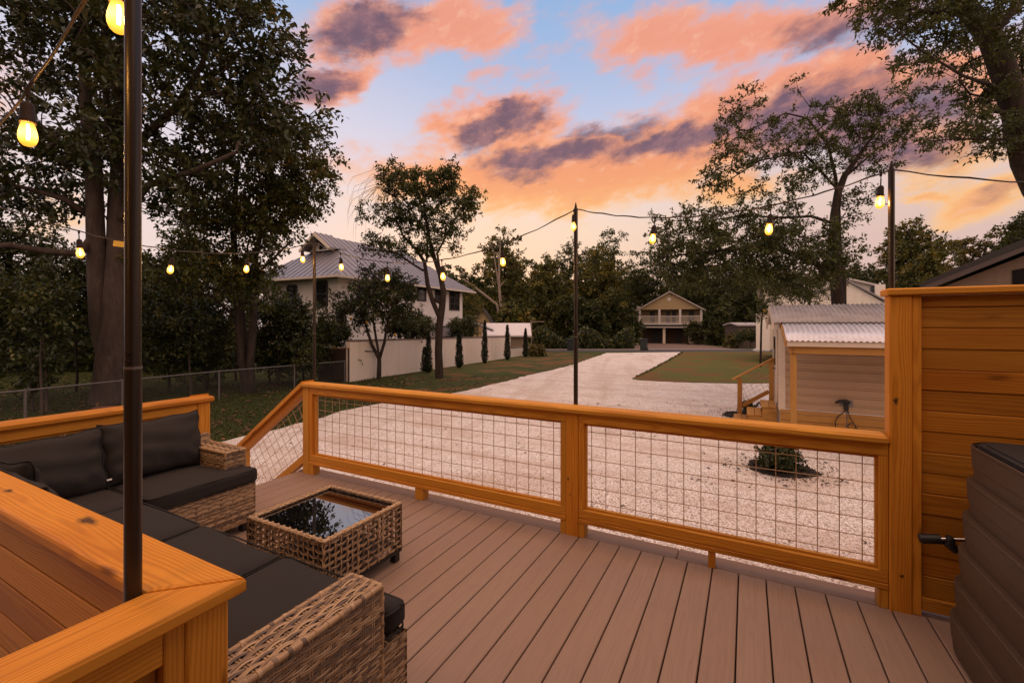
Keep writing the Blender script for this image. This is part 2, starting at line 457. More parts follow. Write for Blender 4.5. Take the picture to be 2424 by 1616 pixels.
TAG = simple('yellow_tag', (.85, .50, .05), .5)
WHITETAG = simple('white_care_tag', (.8, .74, .68), .6)
def pane_mat():
    m, b = material('dark_window_pane'); n = b.noise(b.pos(), 3, 2)
    principled(b, b.mix(n, (.010, .010, .011), (.03, .025, .022)), .06, 0, .6, b.noise(b.pos(), 1.2, 1), .03, .02); return m
PANE = pane_mat()
def bulb_mat():
    m, b = material('lit_amber_bulb')
    z = b.n('ShaderNodeSeparateXYZ', {0: b.obj()}).outputs[2]
    hot = b.m('SUBTRACT', 1.0, b.sm(b.m('ABSOLUTE', b.m('ADD', z, .122)), .004, .032))
    c = b.mix(hot, (1.0, .40, .035), (1.0, .60, .13))
    e = b.n('ShaderNodeEmission', {'Color': c, 'Strength': b.m('ADD', 2.0, b.m('MULTIPLY', hot, 3.2))})
    t = b.n('ShaderNodeBsdfTransparent', {'Color': (1, .86, .6, 1)})
    mx = b.n('ShaderNodeMixShader', {0: .6, 1: t.outputs[0], 2: e.outputs[0]})
    o = b.n('ShaderNodeOutputMaterial'); b.nt.links.new(mx.outputs[0], o.inputs[0]); return m
BULB = bulb_mat()
def fil_mat():
    m, b = material('glowing_filament'); e = b.n('ShaderNodeEmission', {'Color': (1, .66, .26, 1), 'Strength': 60.0})
    o = b.n('ShaderNodeOutputMaterial'); b.nt.links.new(e.outputs[0], o.inputs[0]); return m
FILAMENT = fil_mat()

def knot_mat():
    m, b = material('resin_knot'); g = b.attr('gc'); sp = b.n('ShaderNodeSeparateXYZ', {0: g})
    r = b.m('ADD', sp.outputs[0], b.m('MULTIPLY', b.m('SUBTRACT', b.noise(b.pos(), 120, 3, .6), .5), .35))
    c = b.ramp(r, [(0, [.035, .016, .006]), (.25, [.12, .045, .010]), (.45, [.05, .022, .007]), (.62, [.30, .115, .014]), (1, [.50, .21, .022])])
    principled(b, c, .5, 0, .25); return m
KNOT = knot_mat()
def knot(par, c, u, v, ru, rv, lift):
    c = Vector(c); u = Vector(u); v = Vector(v); n_ = u.cross(v).normalized(); vs = [c + n_ * lift]; gs = [(0, 0, 0)]; fs = []; N = 22; ph = random.uniform(0, 6)
    for j, f in enumerate((.35, .7, 1.0)):
        for k in range(N):
            a = 2 * PI * k / N; w_ = 1 + .16 * math.sin(3 * a + ph) + .10 * math.sin(5 * a + 2 * ph)
            vs.append(c + u * (math.cos(a) * ru * f * w_) + v * (math.sin(a) * rv * f * w_) + n_ * lift); gs.append((f, 0, 0))
    for k in range(N): fs.append((0, 1 + k, 1 + (k + 1) % N))
    for j in range(2):
        for k in range(N): q = 1 + j * N; fs.append((q + k, q + N + k, q + N + (k + 1) % N, q + (k + 1) % N))
    return MB().add(vs, fs, gs).build('knot', KNOT, par, False, False)
# ------------------------------------------------------------------ ground, drive, road, deck
def flat(name, pts, mat, lift, kind='structure', parent=None):
    bm = bmesh.new(); vs = [bm.verts.new((p[0], p[1], gz(p[0], p[1]) + lift)) for p in pts]
    f = bm.faces.new(vs)
    if f.normal.z < 0: bmesh.ops.reverse_faces(bm, faces=[f])
    bmesh.ops.recalc_face_normals(bm, faces=bm.faces[:])
    bmesh.ops.triangulate(bm, faces=bm.faces[:])
    for f in bm.faces:
        f.normal_update()
        if f.normal.z < 0: f.normal_flip()
    me = bpy.data.meshes.new(name); bm.to_mesh(me); bm.free(); me.materials.append(mat)
    o = link(name, me, parent)
    if kind: o['kind'] = kind
    return o
def DX(d, x): return (VX * d + RX * x, VY * d + RY * x)
def rough_line(pts, step, amp, seed):
    r = random.Random(seed); out = []
    for a, b2 in zip(pts[:-1], pts[1:]):
        a = Vector(a[:2]); b2 = Vector(b2[:2]); L = (b2 - a).length; n = max(1, int(L / step)); t = (b2 - a).normalized(); nn = Vector((-t.y, t.x))
        for k in range(n):
            s_ = 0 if k == 0 and not out else 1
            out.append(tuple(a + (b2 - a) * (k / n) + nn * r.gauss(0, amp) * s_))
    out.append(tuple(pts[-1][:2])); return out

flat('ground', [DX(-40, -160), DX(-40, 160), DX(400, 300), DX(400, -300)], LAWN, 0.0)
gl = [G(*p) for p in ((420, 1075), (530, 1045), (620, 1026), (708, 1005), (747, 995), (812, 974), (886, 958), (955, 947), (1025, 940), (1105, 925), (1188, 905), (1240, 891), (1300, 878), (1360, 862), (1400, 848), (1436, 835.5))]
gl = rough_line(gl, .35, .045, 3)
gr = [G(*p) for p in ((1613, 833.5), (1600, 843), (1560, 865), (1496, 898))]
gr2 = [G(*p) for p in ((1496, 898), (1512, 900.5), (1560, 903), (1640, 907), (1740, 908.5), (1830, 908))]
edge = gl + rough_line(gr, .4, .05, 4)[0:] + rough_line(gr2, .3, .04, 5)[1:]
gravel_poly = edge + [DX(13.9, 13.5), DX(2, 13.5), DX(-6, 8), DX(-6, -9), DX(4.6, -9), DX(6.4, -6.4)]
flat('gravel_drive', gravel_poly, GRAVEL, .018)
sod_r = rough_line(gr, .4, .05, 4) + rough_line(gr2, .3, .04, 5)[1:] + [DX(13.9, 13.5), DX(20, 40), DX(41.2, 40), DX(41.2, 16)]
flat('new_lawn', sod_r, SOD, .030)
i0 = next(i for i, p in enumerate(gl) if depth(p) > 12.5)
sod_l = gl[i0:] + [DX(41.2, 1.5)] + [tuple(G(1262, 842)[:2]), tuple(G(1050, 872)[:2]), tuple(G(960, 893)[:2])]
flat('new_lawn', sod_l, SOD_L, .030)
flat('road', [DX(41.5, -60), DX(41.5, 60), DX(45.5, 60), DX(45.5, -60)], ASPHALT, .02)
flat('road_edge', [DX(45.5, -60), DX(45.5, 60), DX(46.6, 60), DX(46.6, -60)], PAVE, .04)
flat('dirt_driveway', [DX(46.7, 11), DX(46.7, 23.5), DX(68, 28), DX(68, 17)], DRIVE, .03)

# composite deck
PITCH, X0B = .1436, -.0437
mb = MB(); k = -28
while X0B + k * PITCH < 3.9:
    xa, xb = X0B + k * PITCH + .0034, X0B + (k + 1) * PITCH - .0034
    ya = .545 if xb < -1.0 else -2.6
    mb.box((xa, ya, -.025), (xb, 3.014, 0), .003)
    k += 1
mb.box((-4.085, 3.021, -.025), (-.402, 3.165, 0), .004, .95); mb.box((-.398, 3.021, -.025), (3.9, 3.165, 0), .004, .9)  # border boards toned darker to carry the shading along the railing
deck = mb.build('deck', DECK); deck['kind'] = 'structure'
mb = MB()
mb.box((-4.05, 3.10, -.48), (3.9, 3.13, -.028)); mb.box((-4.06, .56, -.48), (-4.03, 3.10, -.028))
mb.box((-4.0, .60, -.075), (3.9, 3.08, -.055)); mb.box((-1.0, -2.6, -.075), (3.9, .59, -.056))  # dark sheets under the boards stand in for shade in the gaps
mb.box((-4.0, .56, -.48), (-1.05, .585, -.03)); mb.box((-1.05, -2.6, -.48), (-1.02, .55, -.03))
o = mb.build('deck_skirt', simple('dark_skirt_and_gap_shade', (.035, .025, .02), .8)); o['kind'] = 'structure'

# ------------------------------------------------------------------ railings
def wire_grid(mb, O, u, v, U, V, pu=.1018, pv=.0985, r=.0027, u0=.045, v0=.05, shear=None):
    O = Vector(O); u = Vector(u); v = Vector(v)
    t = u0
    while t < U:
        mb.tube([O + u * t, O + u * t + v * V], r, 5, False); t += pu
    t = v0; nrm = u.cross(v).normalized()
    while t < V:
        mb.tube([O + v * t + nrm * r * 1.6, O + v * t + u * U + nrm * r * 1.6], r, 5, False); t += pv

def rail_frame(mb, a, b2, axis, z0=.10, z1=.866, inset=.006):
    """mitred 2x4 frame between two posts; a, b2 = inner ends, axis 'x' or 'y'; plus the slim stops that hold the wire"""
    t = .040
    def bx(u0, u1, za, zb, d0, d1, ch=.003):
        if axis[0] == 'x': mb.box((u0, axis[1] + d0, za), (u1, axis[1] + d1, zb), ch)
        else: mb.box((axis[1] - d1, u0, za), (axis[1] - d0, u1, zb), ch)
    bx(a, b2, z1 - .062, z1, inset, .088)                     # top member
    bx(a, b2, z0 + .032, z0 + .095, inset, .088)              # bottom member
    bx(a - .0, b2, z0, z0 + .030, inset - .008, .09)          # ledger under it
    bx(a, a + t, z0 + .0955, z1 - .0625, inset, .088); bx(b2 - t, b2, z0 + .0955, z1 - .0625, inset, .088)
    s_ = .012
    bx(a + t + .0005, b2 - t - .0005, z1 - .080, z1 - .0625, .030, .058, 0); bx(a + t + .0005, b2 - t - .0005, z0 + .0955, z0 + .108, .030, .058, 0)
    bx(a + t + .0003, a + t + s_, z0 + .1085, z1 - .0805, .030, .058, 0); bx(b2 - t - s_, b2 - t - .0003, z0 + .1085, z1 - .0805, .030, .058, 0)
    return (a + t, b2 - t, z0 + .10, z1 - .07)

YR = 3.0                                                       # front face of the long railing
rail = thing('deck_railing', (-1.1, 3.04, 0), 'long golden pine railing with wire grid panels along the far edge of the deck', 'railing')
posts = [(-3.98, -3.89), (-1.146, -1.055)]
for xa, xb in posts:
    MB().box((xa, YR, -.02), (xb, YR + .09, .8675), .004).build('post', PINE, rail)
cap = MB(); cap.box((-4.005, YR - .028, .868), (.662, YR + .115, .915), .013).build('cap_rail', PINE, rail)
for a, b2 in ((-3.889, -1.147), (-1.054, .6625)):
    mb = MB(); q = rail_frame(mb, a, b2, ('x', YR)); fr = mb.build('panel_frame', PINE, rail)
    w = MB(); wire_grid(w, (q[0], YR + .045, q[2]), (1, 0, 0), (0, 0, 1), q[1] - q[0], q[3] - q[2]); w.build('wire_grid', WIREM, fr, True, False)
for xa, xb, wd in ((-3.889, -3.83, .085), (-2.53, -2.445, .085), (-1.19, -1.147, .085), (-1.054, -1.01, .085), (-.212, -.172, .06), (.62, .6625, .085)):
    MB().box((xa, YR + .003, -.001), (xb, YR + .003 + wd, .0995), .003).build('support_block', PINE, rail)

XL = -3.89                                                      # inner face of the left railing
lrail = thing('deck_railing', (-3.93, 1.3, 0), 'shorter pine railing with a wire grid behind the charcoal back pillows', 'railing')
for ya, yb in ((1.985, 2.075), (.50, .59)):
    MB().box((XL - .09, ya, -.02), (XL, yb, .8675), .004).build('post', PINE, lrail)
MB().box((XL - .115, .64, .868), (XL + .028, 2.10, .915), .013).build('cap_rail', PINE, lrail)
mb = MB(); q = rail_frame(mb, .591, 1.984, ('y', XL)); fr = mb.build('panel_frame', PINE, lrail)
w = MB(); wire_grid(w, (XL - .045, q[0], q[2]), (0, 1, 0), (0, 0, 1), q[1] - q[0], q[3] - q[2]); w.build('wire_grid', WIREM, fr, True, False)

def stair_rail(label, y, far):
    t = thing('stair_railing', (-4.5, y, 0), label, 'handrail')
    x0, x1 = -3.981, -5.02; dz = -.735
    ya, yb = y, y + .09
    up = Vector((-(dz), 0, (x1 - x0))).normalized()
    def P(x, z, yy): return Vector((x, yy, z + dz * (x - x0) / (x1 - x0)))
    ym = y + .045
    sl = math.hypot(1, dz / (x1 - x0))
    # cap, upper and lower members as sheared prisms so that their ends stay plumb
    def bar(xa, xb, z0, z1, ya, yb): return MB().prism([P(xa, z0, ya), P(xb, z0, ya), P(xb, z1, ya), P(xa, z1, ya)], (0, yb - ya, 0))
    def fix(mb):
        o = random.uniform(0, 40); mb.g = [(g[0] + o, g[1] - ym + .03, (g[2] - .5) - dz * (g[0] - x0) / (x1 - x0)) for g in mb.g]; return mb
    fix(bar(x0 + .02, x1 - .14, .868, .915, y - .025, y + .115)).build('handrail', PINE, t)
    fix(bar(x0, x1 - .0, .79, .8675, y + .008, y + .082)).build('upper_bar', PINE, t)
    fix(bar(x0, x1, .10, .185, y + .008, y + .082)).build('lower_bar', PINE, t)
    MB().box((x1 - .09, y, -.56), (x1, y + .09, P(x1 - .02, .86, 0).z), .004).build('post', PINE, t)
    MB().box((x1 + .001, y + .008, -.49), (x1 + .04, y + .082, P(x1 + .04, .788, 0).z), .003).build('post_trim', PINE, t)
    w = MB(); wu = (P(x1, .2, ym) - P(x0, .2, ym)); L = wu.length; wu.normalize(); n2 = Vector((wu.z, 0, -wu.x)); n2 = n2 if n2.z > 0 else -n2
    # welded grid laid square to the slope, clipped to the panel
    def clip(p, q2):
        pts = []
        for k in range(41):
            s_ = p + (q2 - p) * (k / 40); rel = s_.z - dz * (s_.x - x0) / (x1 - x0)
            if x1 + .03 <= s_.x <= x0 and .186 <= rel <= .79: pts.append(s_)
        if len(pts) > 1: w.tube([pts[0], pts[-1]], 0.0026, 5, False)
    org = P(x0, .12, ym)
    for k in range(-6, 18): clip(org + wu * (k * .1018) - n2 * .1, org + wu * (k * .1018) + n2 * 1.2)
    for k in range(0, 9): clip(org + n2 * (k * .0985) - wu * .7 + Vector((0, .006, 0)), org + n2 * (k * .0985) + wu * 1.6 + Vector((0, .006, 0)))
    w.build('wire_grid', WIREM, t, True, False)
stair_rail('sloping pine handrail going down from the corner post of the long railing', 3.0, True)
stair_rail('pine stair handrail glimpsed above the right back pillow', 1.985, False)
st = thing('deck_stairs', (-4.6, 2.55, -.5), 'composite deck steps going down to the lawn between the two handrails', 'steps')
for i in range(2):
    z = -.167 * (i + 1); MB().box((-4.09 - .28 * (i + 1), 2.085, z - .025), (-4.088 - .28 * i, 2.995, z), .004).build('tread', DECK, st)
    MB().box((-4.088 - .28 * i - .012, 2.085, z + .001), (-4.086 - .28 * i, 2.995, z + .14)).build('riser', DARKWOOD, st)

# ------------------------------------------------------------------ L-shaped half wall beside the photographer
hw = thing('half_wall', (-1.1, .55, 0), 'L-shaped pine half wall with mitred cap and knotty top in the lower left corner', 'wall')
def cap_poly(pts, name):
    mb = MB(); n = len(pts); c = .011
    def ring(z, ins):
        out = []
        for i in range(n):
            p0, p1, p2 = Vector(pts[i - 1]), Vector(pts[i]), Vector(pts[(i + 1) % n])
            d1 = (p1 - p0).normalized(); d2 = (p2 - p1).normalized(); n1 = Vector((-d1.y, d1.x)); n2 = Vector((-d2.y, d2.x))
            m = (n1 + n2); m = m / max(.3, (1 + n1.dot(n2)))
            q = p1 + m * ins; out.append((q.x, q.y, z))
        return out
    R_ = [ring(.877, c * .7), ring(.877 + c * .6, 0), ring(.915 - c, 0), ring(.915 - c * .35, c * .3), ring(.915, c)]
    vs = [p for r in R_ for p in r]; fs = [tuple(range(n - 1, -1, -1)), tuple(4 * n + i for i in range(n))]
    for j in range(4):
        for i in range(n): fs.append((j * n + i, j * n + (i + 1) % n, (j + 1) * n + (i + 1) % n, (j + 1) * n + i))
    lx = abs(pts[1][0] - pts[0][0]) > abs(pts[1][1] - pts[0][1])
    o = random.uniform(0, 9); 
    gs = [((p[0] if lx else p[1]) + o, (p[1] if lx else p[0]) - (.56 if lx else -1.1) + .012, p[2] - .93) for p in vs]
    return mb.add(vs, fs, gs, .45).build(name, PINE, hw)
cap_poly([(-3.99, .49), (-1.1705, .49), (-1.0315, .629), (-3.99, .629)], 'wall_cap')
cap_poly([(-1.03, -2.4), (-1.03, .6275), (-1.1695, .488), (-1.1695, -2.4)], 'wall_cap')
MB().box((-1.143, .515, .0), (-1.055, .603, .8765), .004).build('post', PINE, hw)
MB().box((-1.140, .476, .0), (-1.058, .5145, .8765), .003).build('post', PINE, hw)
mb = MB(); mb.box((-1.140, -2.38, .80), (-1.060, .4755, .8765), .003); mb.build('top_beam', PINE, hw)
mb = MB()
z = .795; i = 0
while z > .02:
    za = z - .108
    if i == 0:                                               # the first board is cut short, leaving the small square hole
        mb.box((-1.118, .418, za), (-1.086, .475, z - .004), .003); mb.box((-1.118, -2.38, za), (-1.086, .377, z - .004), .003); mb.box((-1.118, .377, za), (-1.086, .418, z - .034), .002)
    else: mb.box((-1.118, -2.38, za), (-1.086, .475, z - .004), .003)
    z = za; i += 1
mb.build('wall_boards', PINE_WALL, hw)
mb = MB(); z = .872
while z > -.45:
    mb.box((-3.88, .520, z - .108), (-1.1435, .552, z - .003), .003); z -= .112
mb.build('wall_boards', PINE, hw)

# ------------------------------------------------------------------ privacy wall on the right
pw = thing('privacy_wall', (.7, 3.05, 0), 'tall golden pine privacy wall of horizontal boards behind the hot tub', 'wall')
MB().box((.664, YR, -.02), (.757, YR + .093, 1.6505), .004).build('post', PINE, pw)
MB().box((.758, YR + .008, .001), (.796, YR + .088, 1.6505), .003).build('post', PINE, pw)
MB().box((.6505, YR - .018, 1.651), (3.6, YR + .125, 1.689), .007).build('wall_cap', PINE, pw)
mb = MB(); z = 1.6505; i = 0
while z > .17:
    h = .062 if i == 0 else .1065
    mb.box((.797, YR + .030 + .004 * (i % 2), z - h), (3.6, YR + .062, z - .0022), .003); z -= h; i += 1
mb.build('wall_boards', PINE_WALL, pw)
MB().box((.797, YR + .012, z - .068), (3.6, YR + .085, z - .002), .003).build('bottom_rail', PINE_WALL, pw)

MB().box((.80, YR + .064, .10), (3.6, YR + .074, 1.64)).build('backing', PINE_WALL, pw)  # sheet added behind the boards to stop light through the gaps
knot(pw, (.690, YR, 1.10), (1, 0, 0), (0, 0, 1), .013, .024, .0006); knot(pw, (.715, YR, .19), (1, 0, 0), (0, 0, 1), .012, .012, .0006)
knot(rail, (-1.128, YR, .40), (1, 0, 0), (0, 0, 1), .008, .013, .0006); knot(rail, (-1.112, YR, .29), (1, 0, 0), (0, 0, 1), .007, .007, .0006); knot(rail, (-1.085, YR, .285), (1, 0, 0), (0, 0, 1), .003, .003, .0006)
knot(hw, (-1.74, .585, .915), (1, 0, 0), (0, 1, 0), .055, .020, .0006); knot(hw, (-1.30, .520, .915), (1, 0, 0), (0, 1, 0), .022, .010, .0006); knot(hw, (-2.3, .56, .915), (1, 0, 0), (0, 1, 0), .03, .012, .0006)
# ------------------------------------------------------------------ woven resin furniture
def weave(mb, O, u, v, n, U, V, pu=.040, pv=.0165, sw=.0088, amp=.0026, stakes=True, jit=.0006, stw=.012):
    """strands run along u, over and under stakes that run along v; n points out of the face"""
    O = Vector(O); u = Vector(u).normalized(); v = Vector(v).normalized(); n = Vector(n).normalized()
    rows = max(2, round(V / pv)); pv = V / rows; cols = max(2, round(U / pu)); pu = U / cols
    if stakes:
        for c in range(cols + 1):
            t = min(max(c * pu, stw * .6), U - stw * .6); r_ = random.random()
            for e in (-.3, .3):
                mb.ribbon([O + u * (t + e * stw * 1.25) + n * .0005, O + u * (t + e * stw * 1.25) + v * V + n * .0005], n, stw * .62, .35, r_ * .5 + .25)
    for r in range(rows):
      for e in (-.26, .26):
        y = (r + .5 + e) * pv; r_ = random.random(); N = cols * 4; pts = []; ph = random.uniform(-.2, .2)
        j1, j2 = random.uniform(0, 6), random.uniform(0, 6)
        for k in range(N + 1):
            t = U * k / N
            off = amp * math.cos(PI * (t / pu) + (r % 2) * PI + ph * .3)
            yy = y + jit * (math.sin(t * 31 + j1) + math.sin(t * 13 + j2))
            pts.append(O + u * t + v * yy + n * (off + .0015))
        mb.ribbon(pts, n, sw * random.uniform(.85, 1.08), .3, r_)

def feet(t, x0, x1, y0, y1, h=.07):
    for x in (x0, x1 - .05):
        for y in (y0, y1 - .05): MB().box((x, y, .0), (x + .05, y + .05, h), .004).build('foot', BLACKP, t)

ZB, ZC, ZA = .345, .445, .58           # top of the woven base, of the seat cushion, of the arms
def module(name, label, x0, x1, y0, y1, faces, back=None, arm=None):
    """one section: woven base, low woven back, sometimes an arm. faces: which sides of the base are seen"""
    t = thing(name, ((x0 + x1) / 2, (y0 + y1) / 2, 0), label, 'sofa', 'sections of the wicker corner sofa')
    feet(t, x0 + .03, x1 - .03, y0 + .03, y1 - .03)
    b = MB(); b.box((x0 + .006, y0 + .006, .07), (x1 - .006, y1 - .006, ZB - .012)); bs = b.build('base', WBACK, t)
    w = MB(); H = ZB - .07
    if '+x' in faces: weave(w, (x1 - .003, y0, .07), (0, 1, 0), (0, 0, 1), (1, 0, 0), y1 - y0, H)
    if '+y' in faces: weave(w, (x0, y1 - .003, .07), (1, 0, 0), (0, 0, 1), (0, 1, 0), x1 - x0, H)
    if '-y' in faces: weave(w, (x0, y0 + .003, .07), (1, 0, 0), (0, 0, 1), (0, -1, 0), x1 - x0, H)
    if 'top' in faces: weave(w, (x0, y1 - .1, ZB - .011), (1, 0, 0), (0, 1, 0), (0, 0, 1), x1 - x0, .1)
    if w.v: w.build('woven_skin', WICKER, bs, True, False)
    if back == '-x':
        b = MB(); b.box((x0 + .002, y0, ZB - .01), (x0 + .07, y1, .63), .01); bb = b.build('backrest', WBACK, t)
        w = MB(); weave(w, (x0 + .072, y0, ZB), (0, 1, 0), (0, 0, 1), (1, 0, 0), y1 - y0, .28); weave(w, (x0, y0, .632), (0, 1, 0), (1, 0, 0), (0, 0, 1), y1 - y0, .07); w.build('woven_skin', WICKER, bb, True, False)
    if back == '-y':
        b = MB(); b.box((x0, y0 + .002, ZB - .01), (x1, y0 + .07, .63), .01); bb = b.build('backrest', WBACK, t)
        w = MB(); weave(w, (x0, y0 + .072, ZB), (1, 0, 0), (0, 0, 1), (0, 1, 0), x1 - x0, .28); weave(w, (x0, y0, .632), (1, 0, 0), (0, 1, 0), (0, 0, 1), x1 - x0, .07); w.build('woven_skin', WICKER, bb, True, False)
    if arm:
        ax0, ax1, ay0, ay1, zl = arm
        b = MB(); b.box((ax0 + .007, ay0 + .007, zl), (ax1 - .007, ay1 - .007, ZA - .007), .012); bb = b.build('armrest', WBACK, t)
        w = MB(); H = ZA - zl; c = .008
        weave(w, (ax1 - .004, ay0 + c, zl), (0, 1, 0), (0, 0, 1), (1, 0, 0), ay1 - ay0 - 2 * c, H - c)
        weave(w, (ax0 + .004, ay0 + c, zl), (0, 1, 0), (0, 0, 1), (-1, 0, 0), ay1 - ay0 - 2 * c, H - c)
        weave(w, (ax0 + c, ay1 - .004, zl), (1, 0, 0), (0, 0, 1), (0, 1, 0), ax1 - ax0 - 2 * c, H - c)
        weave(w, (ax0 + c, ay0 + .004, zl), (1, 0, 0), (0, 0, 1), (0, -1, 0), ax1 - ax0 - 2 * c, H - c)
        if ax1 - ax0 > ay1 - ay0: weave(w, (ax0 + c, ay0 + c, ZA - .004), (1, 0, 0), (0, 1, 0), (0, 0, 1), ax1 - ax0 - 2 * c, ay1 - ay0 - 2 * c)
        else: weave(w, (ax0 + c, ay0 + c, ZA - .004), (0, 1, 0), (1, 0, 0), (0, 0, 1), ay1 - ay0 - 2 * c, ax1 - ax0 - 2 * c, .044, .018, .0098, .0040, True, .0014)
        # the long wrapped edges
        for p, q in (((ax1 - c, ay0 + c, ZA - c), (ax1 - c, ay1 - c, ZA - c)), ((ax0 + c, ay0 + c, ZA - c), (ax0 + c, ay1 - c, ZA - c)),
                     ((ax0 + c, ay1 - c, ZA - c), (ax1 - c, ay1 - c, ZA - c)), ((ax0 + c, ay0 + c, ZA - c), (ax1 - c, ay0 + c, ZA - c)),
                     ((ax1 - c, ay1 - c, zl), (ax1 - c, ay1 - c, ZA - c)), ((ax0 + c, ay1 - c, zl), (ax0 + c, ay1 - c, ZA - c)), ((ax1 - c, ay0 + c, zl), (ax1 - c, ay0 + c, ZA - c))):
            w.tube([p, q], .0095, 8, True, .6)
            L = (Vector(q) - Vector(p)); m = int(L.length / .042)
            for k in range(1, m):
                a = Vector(p) + L * (k / m); d = L.normalized() * .006
                w.tube([a - d, a + d], .0113, 8, True, random.random())
        w.build('woven_skin', WICKER, bb, True, False)
    return t
module('sofa_section', 'wicker sofa end section with armrest by the stair opening', -3.86, -3.20, 1.305, 2.02, ('+x', '+y'), '-x', (-3.86, -3.315, 1.865, 2.025, ZB + .0))
module('sofa_section', 'corner section of the wicker sofa where its two runs meet', -3.86, -3.205, .64, 1.30, (), '-x')
module('sofa_section', 'armless wicker sofa section beside the corner section', -3.20, -2.545, .64, 1.30, ('+y',), '-y')
module('sofa_section', 'armless wicker sofa section next to the nearest armrest section', -2.54, -1.885, .64, 1.30, ('+y',), '-y')
module('sofa_section', 'nearest wicker sofa section with its tightly woven armrest in the lower middle', -1.88, -1.142, .64, 1.31, ('+y', '+x', 'top'), None, (-1.305, -1.140, .635, 1.190, .07))

def cushion(name, label, cat, group, x0, x1, y0, y1, z0, z1, puff=.016, r=.028, notch=None, seed=1):
    """box cushion with rounded edges, puffed top and piped seams; notch = corner cut (x or y side) for an armrest"""
    rr = random.Random(seed)
    n = 14; c = Vector(((x0 + x1) / 2, (y0 + y1) / 2, z0)); hx, hy = (x1 - x0) / 2, (y1 - y0) / 2; H = z1 - z0
    t = thing(name, c, label, cat, group)
    bm = bmesh.new(); bmesh.ops.create_cube(bm, size=2.0); bmesh.ops.subdivide_edges(bm, edges=bm.edges[:], cuts=n, use_grid_fill=True)
    p1, p2, p3 = (rr.uniform(0, 6) for _ in range(3))
    for v in bm.verts:
        p = v.co; q = [p.x * hx, p.y * hy, p.z * H / 2]; h = [hx, hy, H / 2]
        k = [max(-(h[i] - r), min(h[i] - r, q[i])) for i in range(3)]; d = Vector([q[i] - k[i] for i in range(3)])
        if d.length > 1e-6:
            m = max(abs(d.x), abs(d.y), abs(d.z)); d = d.normalized() * m
        w = Vector(k) + d; bx = max(0, 1 - p.x ** 2); by = max(0, 1 - p.y ** 2)
        pz = puff * (bx ** .5) * (by ** .5) * (1 if p.z > 0 else -.3) * abs(p.z)
        w.z += pz + .005 * math.sin(7 * w.x + p1) * math.sin(9 * w.y + p2) * abs(p.z)
        w.x += .006 * math.sin(8 * w.y + p3) * abs(p.x) ** 3 * (1 if p.x > 0 else -1); w.y += .006 * math.sin(7 * w.x + p1) * abs(p.y) ** 3
        v.co = (w.x + c.x, w.y + c.y, w.z + z0 + H / 2)
    if notch:                                                  # squeeze the side in where the armrest passes
        ax, lim, at, sgn = notch
        for v in bm.verts:
            if ax == 'x' and v.co.y < at and v.co.x > lim: v.co.x = lim - (v.co.x - lim) * .05
            if ax == 'y' and v.co.x < at and v.co.y > lim: v.co.y = lim - (v.co.y - lim) * .05
    me = bpy.data.meshes.new(name); bm.to_mesh(me); bm.free()
    me.polygons.foreach_set('use_smooth', [True] * len(me.polygons)); me.materials.append(FABRIC)
    link('cover', me, t)
    mb = MB()
    for zz, e in ((z1 - .006, .004), (z0 + .010, .004)):
        ring = []; rad = .035
        X0, X1, Y0, Y1 = x0 + e, x1 - e, y0 + e, y1 - e
        if notch and notch[0] == 'x': corners = [(X0, Y0), (notch[1], Y0), (notch[1], notch[2]), (X1, notch[2] + .01), (X1, Y1), (X0, Y1)]
        elif notch: corners = [(X0, Y0), (X1, Y0), (X1, Y1), (notch[2] + .01, Y1), (notch[2], notch[1]), (X0, notch[1])]
        else: corners = [(X0, Y0), (X1, Y0), (X1, Y1), (X0, Y1)]
        m = len(corners)
        for i in range(m):
            a, b2, d = Vector(corners[i - 1]), Vector(corners[i]), Vector(corners[(i + 1) % m])
            u1 = (a - b2); u2 = (d - b2); q = min(rad, u1.length * .4, u2.length * .4); u1.normalize(); u2.normalize()
            for s_ in (0, .33, .66, 1):
                pp = (b2 + u1 * q) * (1 - s_) ** 2 + b2 * 2 * s_ * (1 - s_) + (b2 + u2 * q) * s_ ** 2
                ring.append((pp.x, pp.y, zz + .002 * math.sin(14 * pp.x + 11 * pp.y)))
            e2 = b2 + u2 * q; f2 = d
            for s_ in (.25, .5, .75): pp = e2 + (f2 - e2) * s_; ring.append((pp.x, pp.y, zz + .003 * math.sin(9 * pp.x + 7 * pp.y)))
        ring.append(ring[0]); ring.append(ring[1]); mb.tube(ring, .0042, 6, False)
    mb.build('piping', FABRIC, t, True)
    return t
GC = 'seat cushions of the corner sofa'
cushion('seat_cushion', 'charcoal seat cushion tucked against the armrest by the stair opening', 'cushion', GC, -3.80, -3.185, 1.345, 2.03, ZB, ZC, notch=('y', 1.858, -3.31, 1), seed=2)
cushion('seat_cushion', 'charcoal seat cushion in the inner corner of the sofa', 'cushion', GC, -3.79, -3.215, .72, 1.335, ZB, ZC, seed=3)
cushion('seat_cushion', 'charcoal seat cushion next to the corner one, half behind the bronze pole', 'cushion', GC, -3.205, -2.55, .72, 1.325, ZB, ZC, seed=4)
cushion('seat_cushion', 'charcoal seat cushion beside the mitred corner of the half wall', 'cushion', GC, -2.535, -1.89, .72, 1.325, ZB, ZC, .02, seed=5)
cushion('seat_cushion', 'nearest charcoal seat cushion, sticking out past the woven armrest', 'cushion', GC, -1.875, -1.15, .645, 1.325, ZB + .004, ZC + .002, .02, notch=('x', -1.315, 1.195, 1), seed=6)

